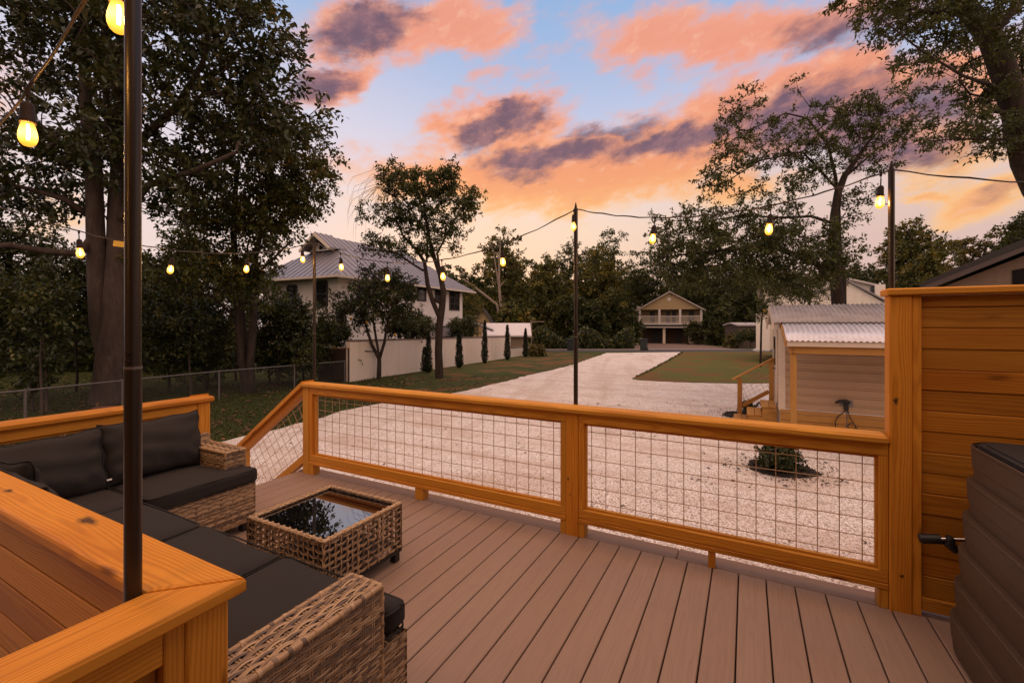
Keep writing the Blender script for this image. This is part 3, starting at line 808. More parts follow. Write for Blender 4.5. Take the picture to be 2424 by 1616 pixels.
def pillow(label, c, w, h, t_, rotz, tilt, seed, tagged=False):
    """big back pillow: pinched edges, sagging folds; local x = width, y = thickness, z = height"""
    rr = random.Random(seed); T = thing('back_pillow', c, label, 'pillow', 'loose back pillows of the corner sofa'); T['rel'] = 1
    T.rotation_euler = (tilt, 0, rotz)
    bm = bmesh.new(); n = 22; grid = {}
    ph = [rr.uniform(0, 6) for _ in range(8)]
    for side in (-1, 1):
        for i in range(n + 1):
            for j in range(n + 1):
                u, v = -1 + 2 * i / n, -1 + 2 * j / n
                if side == 1 and (i in (0, n) or j in (0, n)): grid[(side, i, j)] = grid[(-1, i, j)]; continue
                e = (max(0, 1 - abs(u) ** 2.6) ** .55) * (max(0, 1 - abs(v) ** 2.6) ** .55)
                th = t_ / 2 * e * (1 + .22 * -v)
                pin = 1 - .055 * (1 - abs(v) ** 2) * 1.0; pin2 = 1 - .05 * (1 - abs(u) ** 2)
                x = u * w / 2 * (.95 + .05 * abs(v)) ; z = v * h / 2 * (.94 + .06 * abs(u)) - .012 * (1 - u * u) * (v > 0)
                edge = max(abs(u), abs(v))
                wr = .010 * e * (math.sin(6 * u + 5 * v + ph[0]) * math.sin(4 * v - 3 * u + ph[1])) + .013 * math.exp(-((v + .62) / .22) ** 2) * math.sin(17 * u + ph[2] + 2 * v) * (.3 + abs(u)) + .007 * math.exp(-((abs(u) - .85) / .12) ** 2) * math.sin(12 * v + ph[3])
                x += .006 * math.sin(9 * v + ph[4]) * edge ** 4; z += .006 * math.sin(8 * u + ph[5]) * edge ** 4
                grid[(side, i, j)] = bm.verts.new((x, side * (th + wr * (e > .05)), z))
    for side in (-1, 1):
        for i in range(n):
            for j in range(n):
                q = [grid[(side, i, j)], grid[(side, i + 1, j)], grid[(side, i + 1, j + 1)], grid[(side, i, j + 1)]]
                bm.faces.new(q if side == -1 else q[::-1])
    ring = [tuple(grid[(-1, i, 0)].co) for i in range(n)] + [tuple(grid[(-1, n, j)].co) for j in range(n)] + [tuple(grid[(-1, n - i, n)].co) for i in range(n)] + [tuple(grid[(-1, 0, n - j)].co) for j in range(n + 1)]
    me = bpy.data.meshes.new('pillow'); bm.to_mesh(me); bm.free()
    me.polygons.foreach_set('use_smooth', [True] * len(me.polygons)); me.materials.append(FABRIC)
    o = bpy.data.objects.new('cover', me); COL.objects.link(o); o.parent = T
    MB().tube(ring, .0042, 6, False).build('piping', FABRIC, T, True)
    if tagged: MB().box((w / 2 - .02, -.032, -h / 2 + .06), (w / 2 + .006, -.0305, -h / 2 + .070)).build('care_tag', WHITETAG, T)
    return T
q = R(90)
pillow('charcoal back pillow leaning beside the far armrest', (-3.70, 1.61, .645), .60, .41, .17, q, R(-16), 21, True)
pillow('wide charcoal back pillow half hidden behind the bronze pole', (-3.69, 1.00, .630), .66, .41, .18, q, R(-17), 22, True)
pillow('charcoal back pillow slumped into the sofa corner behind the half wall cap', (-3.36, .80, .640), .58, .40, .17, R(180) + R(14), R(-14), 23)
pillow('charcoal back pillow just showing over the middle of the half wall cap', (-2.83, .775, .640), .60, .40, .16, R(180), R(-15), 24)
pillow('charcoal back pillow hidden low behind the knotty end of the half wall cap', (-2.18, .775, .620), .60, .38, .16, R(180), R(-16), 25)

# ------------------------------------------------------------------ coffee table of open weave
tb = thing('coffee_table', (-2.275, 1.885, 0), 'low open-weave wicker coffee table with an inset black glass top', 'table')
tx0, tx1, ty0, ty1, tz = -2.60, -1.95, 1.595, 2.18, .374
for x in (tx0 + .004, tx1 - .049):
    for y in (ty0 + .004, ty1 - .049): MB().box((x, y, 0), (x + .045, y + .045, .075), .004).build('leg', BLACKP, tb)
fr = MB()
for a, b2 in (((tx0, ty0), (tx1, ty0)), ((tx1, ty0), (tx1, ty1)), ((tx1, ty1), (tx0, ty1)), ((tx0, ty1), (tx0, ty0))):
    fr.beam((*a, .072), (*b2, .072), .016, .016)
for x in (tx0 + .012, tx1 - .012):
    for y in (ty0 + .012, ty1 - .012): fr.box((x - .009, y - .009, .07), (x + .009, y + .009, tz - .012))
fr.build('frame', BLACKP, tb)
sh = MB(); sh.box((tx0 + .02, ty0 + .02, .105), (tx1 - .02, ty1 - .02, .115)); sh.build('lower_shelf', simple('dark_shelf', (.06, .05, .045), .6), tb)
MB().box((tx0 + .026, ty0 + .026, tz - .030), (tx1 - .026, ty1 - .026, tz - .022), .002).build('glass_top', GLASS_TOP, tb)
w = MB()
def open_side(O, u, n, U):
    O = Vector(O); u = Vector(u); n = Vector(n); zv = Vector((0, 0, 1)); H = tz - .012 - .075
    c = round(U / .040); r_ = 8
    for k in range(c + 1):
        for e in (-.0042, .0042):
            pts = [O + u * (U * k / c + e) + zv * (.075 + H * j / (r_ * 3)) + n * (.0035 * math.cos(PI * (j / 3 - .5) + k * PI) + .001) for j in range(r_ * 3 + 1)]
            w.ribbon(pts, n, .0074, .35, random.random())
    for j in range(r_):
        for e in (-.0043, .0043):
            N = c * 4; z = .075 + H * (j + .5) / r_
            pts = [O + u * (U * k / N) + zv * (z + e + .0012 * math.sin(k * .9 + j)) + n * (-.0045 * math.cos(PI * k / 4 + j * PI) + .001) for k in range(N + 1)]
            w.ribbon(pts, n, .0074, .35, random.random())
open_side((tx0, ty0, 0), (1, 0, 0), (0, -1, 0), tx1 - tx0); open_side((tx1, ty0, 0), (0, 1, 0), (1, 0, 0), ty1 - ty0)
open_side((tx1, ty1, 0), (-1, 0, 0), (0, 1, 0), tx1 - tx0); open_side((tx0, ty1, 0), (0, -1, 0), (-1, 0, 0), ty1 - ty0)
w.build('woven_sides', WICKER, tb, True, False)
w = MB()
for p, q2 in (((tx0, ty0), (tx1, ty0)), ((tx1, ty0), (tx1, ty1)), ((tx1, ty1), (tx0, ty1)), ((tx0, ty1), (tx0, ty0))):
    p = Vector((*p, tz - .009)); q2 = Vector((*q2, tz - .009)); L = q2 - p; N = 26
    inn = (Vector((-2.275, 1.885, tz)) - (p + q2) / 2); inn.z = 0; inn.normalize()
    for e, zz in ((0, 0), (.011, .003), (.021, -.002), (.003, -.011)):
        w.tube([p + L * (k / N) + inn * e + Vector((0, 0, zz + .0012 * math.sin(k * 1.7 + e * 300))) for k in range(N + 1)], .0062, 6, True, random.random())
    for k in range(1, 13):
        a = p + L * (k / 13); d = L.normalized() * .004
        w.obox(a + inn * .009 + Vector((0, 0, -.001)), (L.normalized(), inn, (0, 0, 1)), (.0042, .0185, .0115), .003, .8)
w.build('rim', WICKER, tb, True)

# ------------------------------------------------------------------ hot tub with ribbed panels, cover and cover lifter
ht = thing('hot_tub', (1.9, 1.9, 0), 'dark brown hot tub with ribbed sides cut off by the right edge', 'hot tub')
def ring_pts(off, r=.17, n=7):
    x0, x1, y0, y1 = .855 - off, 2.9 + off, .80 - off, 2.86 + off; r = r + off; out = []
    for cx, cy, a0 in ((x1 - r, y0 + r, -90), (x1 - r, y1 - r, 0), (x0 + r, y1 - r, 90), (x0 + r, y0 + r, 180)):
        for k in range(n): a = R(a0 + 90 * k / (n - 1)); out.append((cx + r * math.cos(a), cy + r * math.sin(a)))
    return out
mb = MB(); prof = []; NR = 6; top = .962; hh = (top - .02) / NR
for k in range(NR):
    zt = top - k * hh; o0 = -.030 + .0135 * k
    prof += [(zt, o0 - .002), (zt - .002, o0 + .0015), (zt - .012, o0 + .0015), (zt - .0135, o0 - .0015), (zt - .0165, o0 - .0015), (zt - .018, o0 + .001), (zt - hh * .60, o0 - .003), (zt - hh * .62, o0 - .006), (zt - hh + .001, o0 - .0105)]
rings = [[(x, y, z) for x, y in ring_pts(o_)] for z, o_ in prof]; n = len(rings[0])
vs = [p for r_ in rings for p in r_]; fs = []
for i in range(len(rings) - 1):
    for k in range(n): fs.append((i * n + k, i * n + (k + 1) % n, (i + 1) * n + (k + 1) % n, (i + 1) * n + k))
mb.add(vs, fs, None, .3); mb.build('side_panel', TUB, ht)
MB().prism([(x, y, .93) for x, y in ring_pts(-.05)], (0, 0, .028)).build('rim', TUBCOVER, ht)
mb = MB()
for z0, z1, o_ in ((.9585, .966, -.055), (.9665, .971, -.080)): mb.prism([(x, y, z0) for x, y in ring_pts(o_)], (0, 0, z1 - z0))
mb.build('cover', TUBCOVER, ht)
lf = MB().tube([(1.45, 2.935, .56), (1.0, 2.93, .47), (.835, 2.93, .4405)], .010, 10).build('cover_lifter', CHROME, ht, True)
MB().tube([(.845, 2.93, .442), (.772, 2.93, .430), (.765, 2.93, .4288)], [.0235, .0235, .019], 14).build('foam_grip', BLACKP, lf, True)
MB().tube([(.885, 2.93, .462), (.875, 2.93, .43), (.905, 2.93, .395)], [.020, .026, .016], 10).build('clamp', BLACKP, lf, True)

# ------------------------------------------------------------------ poles and string lights
def pole(x, y, z0, label, joint=None):
    t = thing('light_pole', (x, y, z0), label, 'pole', 'bronze poles carrying the string lights')
    zj = joint or 1.41
    MB().tube([(x, y, z0), (x, y, zj)], .0160, 18).build('lower_tube', POLE, t, True)
    MB().tube([(x, y, zj - .002), (x, y, zj + .004)], .0163, 18).build('joint_ring', GALVPIPE, t, True)
    MB().tube([(x, y, zj + .0045), (x, y, 2.345)], .0150, 18).build('upper_tube', POLE, t, True)
    MB().tube([(x, y, 2.3455), (x, y, 2.36), (x, y, 2.40)], [.0152, .011, .003], 12).build('finial', SOCKET, t, True)
    mb = MB()
    for dz in (-.030, -.012):                                  # two snap buttons at the joint
        p = Vector((x + .010, y - .0117, zj + .045 + dz * 1.0)); mb.tube([p, p + Vector((.003, -.004, 0))], .0035, 8)
    mb.build('snap_button', SOCKET, t, True)
    return t
pole(-1.1855, .474, -.45, 'thick-looking nearest bronze pole standing inside the half wall corner', 1.405)
pole(-3.97, 3.131, -.5, 'bronze pole behind the corner post with the sloping handrail')
pole(-1.118, 3.131, -.5, 'bronze pole behind the middle post of the long railing')
pole(.705, 3.145, -.5, 'bronze pole behind the top corner of the privacy wall')

bulb0 = None
def make_bulb():
    t = thing('string_bulb', (0, 0, 0), 'x', 'light bulb'); t['rel'] = 1
    s_ = MB(); s_.tube([(0, 0, .004), (0, 0, -.035)], .0032, 8); s_.lathe([(.004, -.030), (.0125, -.036), (.0155, -.045), (.0165, -.080), (.0185, -.084), (.0185, -.092), (.0150, -.093)], 16)
    s_.build('socket', SOCKET, t, True)
    g = MB(); g.lathe([(.0140, -.0932), (.0152, -.099), (.0175, -.109), (.0198, -.120), (.0207, -.130), (.0198, -.141), (.0165, -.150), (.0105, -.1565), (.003, -.159)], 20); g.build('bulb_glass', BULB, t, True)
    f = MB(); f.tube([(0, 0, -.097), (.004, 0, -.11), (-.004, .002, -.122), (.003, 0, -.134), (0, 0, -.140)], .0036, 6); f.build('filament', FILAMENT, t, True)
    return t
LAMPW = 9.0
lamp_data = bpy.data.lights.new('bulb_light', 'POINT'); lamp_data.energy = LAMPW; lamp_data.color = (1.0, .53, .17); lamp_data.shadow_soft_size = .012
def hang(x, y, z, label, group=None, tilt=(0, 0), drop=0):
    global bulb0
    new = bulb0 is None
    if new: bulb0 = make_bulb(); t = bulb0; t.location = (x, y, z); tag(t, label)
    else: t = dup(bulb0, (x, y, z), label)
    if group: t['group'] = group
    elif 'group' in t: del t['group']
    t.rotation_euler = (tilt[0], tilt[1], 0)
    if not new: return t
    l = bpy.data.objects.new('bulb_light', lamp_data); COL.objects.link(l); l.parent = t; l.location = (0, 0, -.126)
    return t
def cord(a, b2, zmid, label, bulbs, zend=.852 + 1.5, drops=None):
    """cord between two pole tops, drooping to zmid; bulbs = [(distance fraction, label)]"""
    a = Vector(a); b2 = Vector(b2); mb = MB(); n = 36; pts = []
    def at(s_): p = a + (b2 - a) * s_; z = zmid + (zend - zmid) * (2 * s_ - 1) ** 2; return Vector((p.x, p.y, z))
    for k in range(n + 1): pts.append(at(k / n) + Vector((0, 0, .003 * math.sin(k * 1.9))))
    mb.tube(pts, .0034, 6); mb.tube([p + Vector((.0035 * math.cos(i * 1.4), .0035 * math.sin(i * 1.4), .003)) for i, p in enumerate(pts)], .0022, 5)
    c = tag(mb.build('string_light_cord', CORD, None, True), label, 'cord')
    for i, (s_, lb, g_, dr) in enumerate(bulbs):
        p = at(s_); j = MB(); tl = (random.uniform(-.12, .12), random.uniform(-.12, .12))
        hang(p.x, p.y, p.z - dr, lb, g_, tl)
        if dr > .01: MB().tube([p, p - Vector((0, 0, dr))], .0026, 6).build('drop_lead', CORD, c, True)
        MB().tube([p + Vector((0, 0, -.014)), p + Vector((0, 0, .008))], .0062, 8).build('junction', SOCKET, c, True)
    return c
GO = 'unseen bulbs added on the string stretches'; LO = 'unseen lit bulb added on a string stretch'  # extra bulbs outside the frame, added to light the deck
cord((-3.97, 3.131), (-1.118, 3.131), 2.052, 'brown string light cord drooping in front of the white house',
     [(.135, 'bulb just right of the corner post pole, before the grey house roof', None, .015), (.352, 'bulb over the citrus tree in front of the white house', None, .02), (.572, 'bulb beside the leaning trunk near the white house eave', None, .02), (.782, 'bulb hanging over the dead pale tree and far dark woods', None, .02), (.995, 'bulb at the top of the pole behind the middle railing post', None, .0)])
cord((-1.118, 3.131), (.705, 3.145), 2.205, 'string light cord between the middle pole and the privacy wall pole',
     [(.31, 'bulb hanging above the far porch house, among oak leaves', None, .02), (.685, 'bulb under the arching oak near the shed roof', None, .02), (.975, 'bulb touching the pole above the privacy wall', None, .035)], zend=2.352)
cord((-3.97, .5), (-3.97, 3.131), 2.082, 'string light cord crossing in front of the big magnolia trunk',
     [(.30, 'bulb beside the twin trunk of the big magnolia', None, .02), (.512, 'bulb before the dim undergrowth right of the nearest pole', None, .03), (.735, 'bulb beside the upper stems of the three-stemmed tree', None, .02), (.945, 'bulb just left of the corner post pole near the roof gable', None, .015)])
cord((-1.1855, .474), (-3.97, .5), 2.075, 'near string light cord crossing the upper left corner',
     [(.024, 'large bulb peeking from behind the top of the nearest pole', None, .045), (.228, 'large bulb hanging alone at the far left edge', None, .0), (.45, LO, GO, 0), (.67, LO, GO, 0), (.88, LO, GO, 0)], zend=2.39)
cord((.705, 3.145), (3.5, 3.145), 2.11, 'string light cord leaving to the right over the privacy wall', [(.45, LO, GO, 0), (.68, LO, GO, 0), (.9, LO, GO, 0)])
cord((-1.1855, -2.4), (-1.1855, .474), 2.08, 'unseen string light cord added along the half wall', [((i + .5) / 5, LO, GO, 0) for i in range(5)])  # unseen string added beside the camera to light deck and railing
for x, y in ((3.5, 3.145), (-1.1855, -2.4), (-3.97, .5)): pole(x, y, -.5, 'unseen bronze string light pole at the rim of the deck')  # poles outside the frame, put in to carry the unseen strings
p = W(281, 572, 3.18); tg = MB(); tg.obox(p + Vector((0, 0, -.016)), ((0, 1, 0), (0, .1, 1), (1, 0, 0)), (.030, .020, .001)); tag(tg.build('cord_tag', TAG), 'small yellow paper tag clipped on the cord beside the magnolia', 'tag')
# ------------------------------------------------------------------ fences and walls on the left
A, B = G(828, 904), G(1257, 838.5)
K = Facade(A, B)
cw = thing('garden_wall', (A.x, A.y, A.z), 'long stained pale stucco wall with brown coping below the white house', 'wall')
ts, _ = K.at(1208.7, 846)
def wallpiece(t0, t1, h0, h1, name):
    mb = MB(); a, b2 = K.P(t0, 0), K.P(t1, 0); za, zb = gz(a.x, a.y), gz(b2.x, b2.y)
    mb.prism([K.P(t0, za - .3), K.P(t1, zb - .3), K.P(t1, h1), K.P(t0, h0)], (K.n.x * -.18, K.n.y * -.18, 0)).build(name, STUCCO, cw)
    mb = MB(); mb.prism([K.P(t0, h0 + .001, .03), K.P(t1, h1 + .001, .03), K.P(t1, h1 + .06, .03), K.P(t0, h0 + .06, .03)], (K.n.x * -.24, K.n.y * -.24, 0)).build('coping', CONCRETE_CAP, cw)
_, h0 = K.at(828, 808.5); _, h1 = K.at(1208.7, 797)
wallpiece(0, ts, h0, h1, 'wall_panel')
_, h2 = K.at(1208.7, 824.5); _, h3 = K.at(1257, 820)
wallpiece(ts + .001, K.len, h2, h3, 'low_wall_panel')
# dark board fence meeting the wall, and the chain link fence
DF = Facade(A, G(735, 897)); df = thing('board_fence', A, 'short stretch of dark vertical board fence meeting the stucco wall', 'fence')
mb = MB(); t = .02
while t < DF.len:
    p = DF.P(t, 0); g = gz(p.x, p.y); mb.obox(DF.P(t + .07, g + .62), ((DF.u.x, DF.u.y, 0), (DF.n.x, DF.n.y, 0), (0, 0, 1)), (.068, .01, .66), .002); t += .142
mb.build('boards', DARKWOOD, df)
mb = MB(); mb.beam(DF.P(0, gz(A.x, A.y) + 1.30, .0), DF.P(DF.len, gz(A.x, A.y) + 1.30, .0), .07, .03); mb.build('top_rail', PINE_FAR, df)

fpts = [Gd(-330, 6.9), Gd(60, 8.75), Gd(290, 10.45), Gd(518.6, 12.85), Gd(697, 15.0), Gd(816, 17.05)]
cf = thing('chain_link_fence', fpts[0], 'low galvanised chain link fence in front of the dark undergrowth', 'fence')
HF = .82
for i, p in enumerate(fpts):
    MB().tube([p - Vector((0, 0, .1)), p + Vector((0, 0, HF + .03))], .024, 10).build('fence_post', GALVPIPE, cf, True)
mb = MB(); mb.tube([p + Vector((0, 0, HF)) for p in fpts], .020, 8); mb.build('top_rail', GALVPIPE, cf, True)
mb = MB()
for a, b2 in zip(fpts[:-1], fpts[1:]):
    L = (b2 - a).length; u = (b2 - a) / L; st = .062
    n = int((L + HF) / st)
    for k in range(n):
        for sgn in (1, -1):
            t0 = k * st - (HF if sgn > 0 else 0); t1 = t0 + HF; z0, z1 = (0, HF) if sgn > 0 else (HF, 0)
            if t0 < 0: z0 += (z1 - z0) * (-t0 / HF); t0 = 0
            if t1 > L: z1 -= (z1 - z0) * ((t1 - L) / (t1 - t0)) if t1 > t0 else 0; t1 = L
            if t1 - t0 < .02: continue
            mb.tube([a + u * t0 + Vector((0, 0, z0)), a + u * t1 + Vector((0, 0, z1))], .0022, 3, False)
mb.build('wire_mesh', CHAIN, cf, False, False)

# ------------------------------------------------------------------ white two-storey house behind the wall
def house_box(name, mat, par, poly, z0, z1):
    return MB().prism([(p[0], p[1], z0) for p in poly], (0, 0, z1 - z0)).build(name, mat, par)
def window(par, F, px0, py0, px1, py1, bars=(1, 1), frame=.09, mat=DARKFRAME, out=.02):
    (t0, z1) = F.at(px0, (py0)); (t1, _) = F.at(px1, py0); (_, z0) = F.at((px0 + px1) / 2, py1); (_, z1) = F.at((px0 + px1) / 2, py0)
    mb = MB(); a3 = ((F.u.x, F.u.y, 0), (F.n.x, F.n.y, 0), (0, 0, 1))
    def bar(ta, tb, za, zb, o=.0): mb.obox(F.P((ta + tb) / 2, (za + zb) / 2, out + o), a3, (abs(tb - ta) / 2, .03, (zb - za) / 2))
    bar(t0, t1, z1 - frame, z1); bar(t0, t1, z0, z0 + frame); bar(t0, t0 + frame, z0 + frame, z1 - frame); bar(t1 - frame, t1, z0 + frame, z1 - frame)
    for k in range(1, bars[0] + 1): c = t0 + (t1 - t0) * k / (bars[0] + 1); bar(c - frame * .3, c + frame * .3, z0 + frame, z1 - frame, -.012)
    for k in range(1, bars[1] + 1): c = z0 + (z1 - z0) * k / (bars[1] + 1); bar(t0 + frame, t1 - frame, c - frame * .25, c + frame * .25, -.015)
    w = mb.build('window', mat, par)
    MB().prism([F.P(t0 + frame * .5, z0 + frame * .5, out - .012), F.P(t1 - frame * .5, z0 + frame * .5, out - .012), F.P(t1 - frame * .5, z1 - frame * .5, out - .012), F.P(t0 + frame * .5, z1 - frame * .5, out - .012)], (-F.n.x * .006, -F.n.y * .006, 0)).build('pane', PANE, w)
    return w
C0 = Vector(DX(23.5, -9.19)); ua = Vector(DX(.89, .4525)).normalized(); ub = Vector(DX(.4525, -.89)).normalized()
LA, LB = 11.9, 6.2
def HP(t, b2, z): q = C0 + ua * t + ub * b2; return Vector((q.x, q.y, z))
wh = thing('white_house', HP(LA / 2, LB / 2, gz(*HP(LA / 2, LB / 2, 0)[:2])), 'white two-storey house with a grey standing seam hip roof and small gable', 'house')
ZE = 4.0; g0 = gz(C0.x, C0.y) - .6
house_box('wall', WHITE, wh, [HP(0, 0, 0), HP(LA, 0, 0), HP(LA, LB, 0), HP(0, LB, 0)], g0, ZE)
FA = Facade(C0, C0 + ua * LA); FB = Facade(C0, C0 + ub * LB)
oh = .75; ze = 3.93; zr = 6.72; hw2 = LB / 2 + oh; rise = zr - ze; mid = LB / 2
tn, tf = -oh, LA + oh; rt0, rt1 = 1.9, tf - hw2
zt = ze + rise * (rt0 - tn) / hw2; hb = hw2 * (1 - (rt0 - tn) / hw2)       # gablet foot
rf = MB(); th = Vector((0, 0, .07))
def sheet(poly): rf.prism(poly, th)
sheet([HP(tn, -oh, ze), HP(tf, -oh, ze), HP(rt1, mid, zr), HP(rt0, mid, zr), HP(rt0, mid - hb, zt)])
sheet([HP(tf, LB + oh, ze), HP(tn, LB + oh, ze), HP(rt0, mid + hb, zt), HP(rt0, mid, zr), HP(rt1, mid, zr)])
sheet([HP(tf, -oh, ze), HP(tf, LB + oh, ze), HP(rt1, mid, zr)])
sheet([HP(tn, LB + oh, ze), HP(tn, -oh, ze), HP(rt0, mid - hb, zt), HP(rt0, mid + hb, zt)])
def seam(p, q): rf.beam(p + th + Vector((0, 0, .012)), q + th + Vector((0, 0, .012)), .035, .05)
t = tn + .3
while t < tf:
    if t < rt0: f = (t - tn) / hw2
    elif t > rt1: f = (tf - t) / hw2
    else: f = 1
    seam(HP(t, -oh, ze), HP(t, -oh + hw2 * f, ze + rise * f)); t += .46
b2 = -oh + .3
while b2 < LB + oh:
    f = min(1, (b2 + oh) / hw2, (LB + oh - b2) / hw2); f = min(f, (rt0 - tn) / hw2); seam(HP(tn, b2, ze), HP(tn + hw2 * f, b2, ze + rise * f)); b2 += .46
roof = rf.build('roof', ROOFM, wh)
gb = MB()                                                       # the little gable at the near end of the ridge
to = 1.05; hb2 = hb * .97 + .12; zg = zr - rise / hw2 * hb2
gb.prism([HP(to, mid, zr + .08), HP(rt0 + .3, mid, zr + .08), HP(rt0 + .3, mid - hb2, zg + .08), HP(to, mid - hb2, zg + .08)], th)
gb.prism([HP(to, mid, zr + .0801), HP(rt0 + .3, mid, zr + .0801), HP(rt0 + .3, mid + hb2, zg + .0801), HP(to, mid + hb2, zg + .0801)], th)
for k in range(4): 
    t = to + .06 + k * .37
    for sg in (-1, 1): gb.beam(HP(t, mid, zr + .165), HP(t, mid + sg * hb2, zg + .165), .035, .05)
gb.build('gable_roof', ROOFM, roof)
mb = MB()
for sg in (-1, 1): mb.beam(HP(to - .02, mid, zr + .03), HP(to - .02, mid + sg * hb2, zg + .03), .05, .16)
mb.build('gable_trim', CREAM, roof)
MB().prism([HP(rt0 - .25, mid - hb * .95, zt + .02), HP(rt0 - .25, mid + hb * .95, zt + .02), HP(rt0 - .25, mid, zr - .06)], (ua.x * .05, ua.y * .05, 0)).build('gable_vent', WHITE, roof)
MB().prism([HP(rt0 - .29, mid - .26, zt + .10), HP(rt0 - .29, mid + .26, zt + .10), HP(rt0 - .29, mid + .26, zt + .62), HP(rt0 - .29, mid - .26, zt + .62)], (ua.x * .03, ua.y * .03, 0)).build('attic_window', PANE, roof)
for px in range(930, 1095, 13):                                  # rafter tails under the eave
    t, z = FA.at(px, 690); MB().beam(FA.P(t, ze + .02, .02), FA.P(t, ze - .06, oh - .04), .06, .12).build('rafter_tail', DARKFRAME, wh)

mb = MB(); mb.beam(HP(tn, -oh - .01, ze + .04), HP(tf, -oh - .01, ze + .04), .03, .12); mb.beam(HP(tn - .01, -oh, ze + .04), HP(tn - .01, LB + oh, ze + .04), .03, .12); mb.build('fascia', CREAM, wh)
for r_ in ((955, 679, 976, 712), (987, 680, 1008, 713), (1029, 683, 1044, 716)): window(wh, FA, *r_, bars=(0, 1))
window(wh, FA, 1063, 688, 1087, 735, bars=(1, 2), frame=.1); window(wh, FA, 1048, 771, 1073, 806, bars=(1, 1))
window(wh, FA, 845, 668, 865, 725, bars=(1, 2))
window(wh, FB, 752, 664, 774, 728, bars=(0, 1)); window(wh, FB, 682, 674, 702, 730, bars=(0, 1)); window(wh, FB, 768, 782, 800, 808, bars=(1, 0))
mb = MB()
for px in (1000, 1052): t, _ = FA.at(px, 700); mb.beam(FA.P(t, g0, .004), FA.P(t, ZE - .1, .004), .012, .012)
t, z = FA.at(1040, 753); mb.beam(FA.P(4, z, .004), FA.P(LA, z, .004), .012, .012); mb.build('panel_joint', CONCRETE_CAP, wh)
# low tin porch roofs on the ground floor
t0, z0 = FA.at(1012, 785); t1, z1 = FA.at(1068, 788)
mb = MB(); mb.prism([FA.P(t0 - 1.0, z0 + .25, .0), FA.P(t1, z0 + .25, .0), FA.P(t1 + .3, z0 - .35, 1.0), FA.P(t0 - 1.0, z0 - .35, 1.0)], (0, 0, .06))
k = t0 - .9
while k < t1: mb.beam(FA.P(k, z0 + .33, 0), FA.P(k, z0 - .27, 1.0), .03, .04); k += .4
mb.build('porch_roof', ROOFM, wh)
p1, p2 = W(1094, 757, 33.9), W(1166, 785, 33.3)
mb = MB(); mb.prism([p1, p2, p2 + Vector((VX * 2.5, VY * 2.5, 0)), p1 + Vector((VX * 2.5, VY * 2.5, 0))], (0, 0, .14)); mb.build('side_porch_roof', ROOFM, wh)

# ------------------------------------------------------------------ buildings beyond the wall
def box_house(name, label, cat, px0, px1, d, dep, pyw_top, pyw_bot, wallm, roofm, ridge_py, gable=True, over=.4, wins=(), group=None):
    """gable-end house squarely facing the deck; ridge runs away from the viewer (gable) or across (not gable)"""
    a, b2 = W(px0, 768, d), W(px1, 768, d); F = Facade(a, b2); zt = EYE + (768 - pyw_top) / FPX * d
    zb = min(EYE + (768 - pyw_bot) / FPX * d, gz(a.x, a.y) + .3) - .3; zr = EYE + (768 - ridge_py) / FPX * d
    t = thing(name, (a + b2) / 2, label, cat, group); n = F.n; L = F.len
    back = lambda q: Vector((q.x - n.x * dep, q.y - n.y * dep, q.z))
    house_box('wall', wallm, t, [F.P(0, 0), F.P(L, 0), back(F.P(L, 0)), back(F.P(0, 0))], zb, zt)
    e = Vector((-n.x * (dep + 2 * over), -n.y * (dep + 2 * over), 0)); mb = MB()
    if gable:
        MB().prism([F.P(0, zt), F.P(L, zt), F.P(L / 2, zr)], (-n.x * .2, -n.y * .2, 0)).build('gable_wall', wallm, t)
        s_ = (zr - zt) / (L / 2)
        for sg in (0, 1):
            x0 = -over if sg == 0 else L + over; z0 = zt - s_ * over
            mb.prism([F.P(x0, z0 + .03, over), F.P(L / 2, zr + .03, over), F.P(L / 2, zr + .17, over), F.P(x0, z0 + .17, over)], e)
    else:
        m = dep / 2; cz = Vector((-n.x, -n.y, 0))
        p = [F.P(-over, zt - .1, over), F.P(L + over, zt - .1, over)]; r0 = F.P(-over, zr, -m); r1 = F.P(L + over, zr, -m)
        mb.prism([p[0], p[1], r1, r0], (0, 0, .14)); mb.prism([F.P(-over, zt - .1, -dep - over), F.P(L + over, zt - .1, -dep - over), r1, r0], (0, 0, .14))
    mb.build('roof', roofm, t)
    return t, F
t, F = box_house('cream_house', 'small cream gabled house with a dark roof behind the white house', 'house', 1120, 1165, 46, 7, 768, 840, CREAMWALL, SHINGLE, 733)
t, F = box_house('tin_roof_shed', 'low outbuilding with a bright white metal roof beyond the stucco wall', 'shed', 1150, 1250, 39, 5, 794, 850, TAN, simple('pale_tin_roof', (.66, .60, .57), .45), 768, False, .3)
ph_d = 68.0
a = W(1513, 768, ph_d); _r = W(1600, 768, 1.0); _r = Vector((_r.x, _r.y, 0)).normalized(); _u = Vector((_r.y, -_r.x, 0)); b2 = a + _u * Facade(a, a + _u).at(1661, 768)[0]; F = Facade(a, b2); L = F.len
def ZP(py): return EYE + (768 - py) / FPX * ph_d
ph = thing('porch_house', ((a.x + b2.x) / 2, (a.y + b2.y) / 2, ZP(815)), 'cream two-storey house with an upstairs porch, white columns and open ground floor', 'house')
n = F.n
def bx(mb, t0, t1, z0, z1, o0, o1): mb.obox(F.P((t0 + t1) / 2, (z0 + z1) / 2, (o0 + o1) / 2), ((F.u.x, F.u.y, 0), (n.x, n.y, 0), (0, 0, 1)), (abs(t1 - t0) / 2, abs(o1 - o0) / 2, abs(z1 - z0) / 2)); return mb
bx(MB(), 0, L, ZP(768), ZP(733), -9, -2.0).build('upper_wall', CREAMWALL, ph)
bx(MB(), 0, L, ZP(818), ZP(772.8), -9, -4.0).build('lower_wall', simple('shaded_brick', (.12, .065, .045), .85), ph)
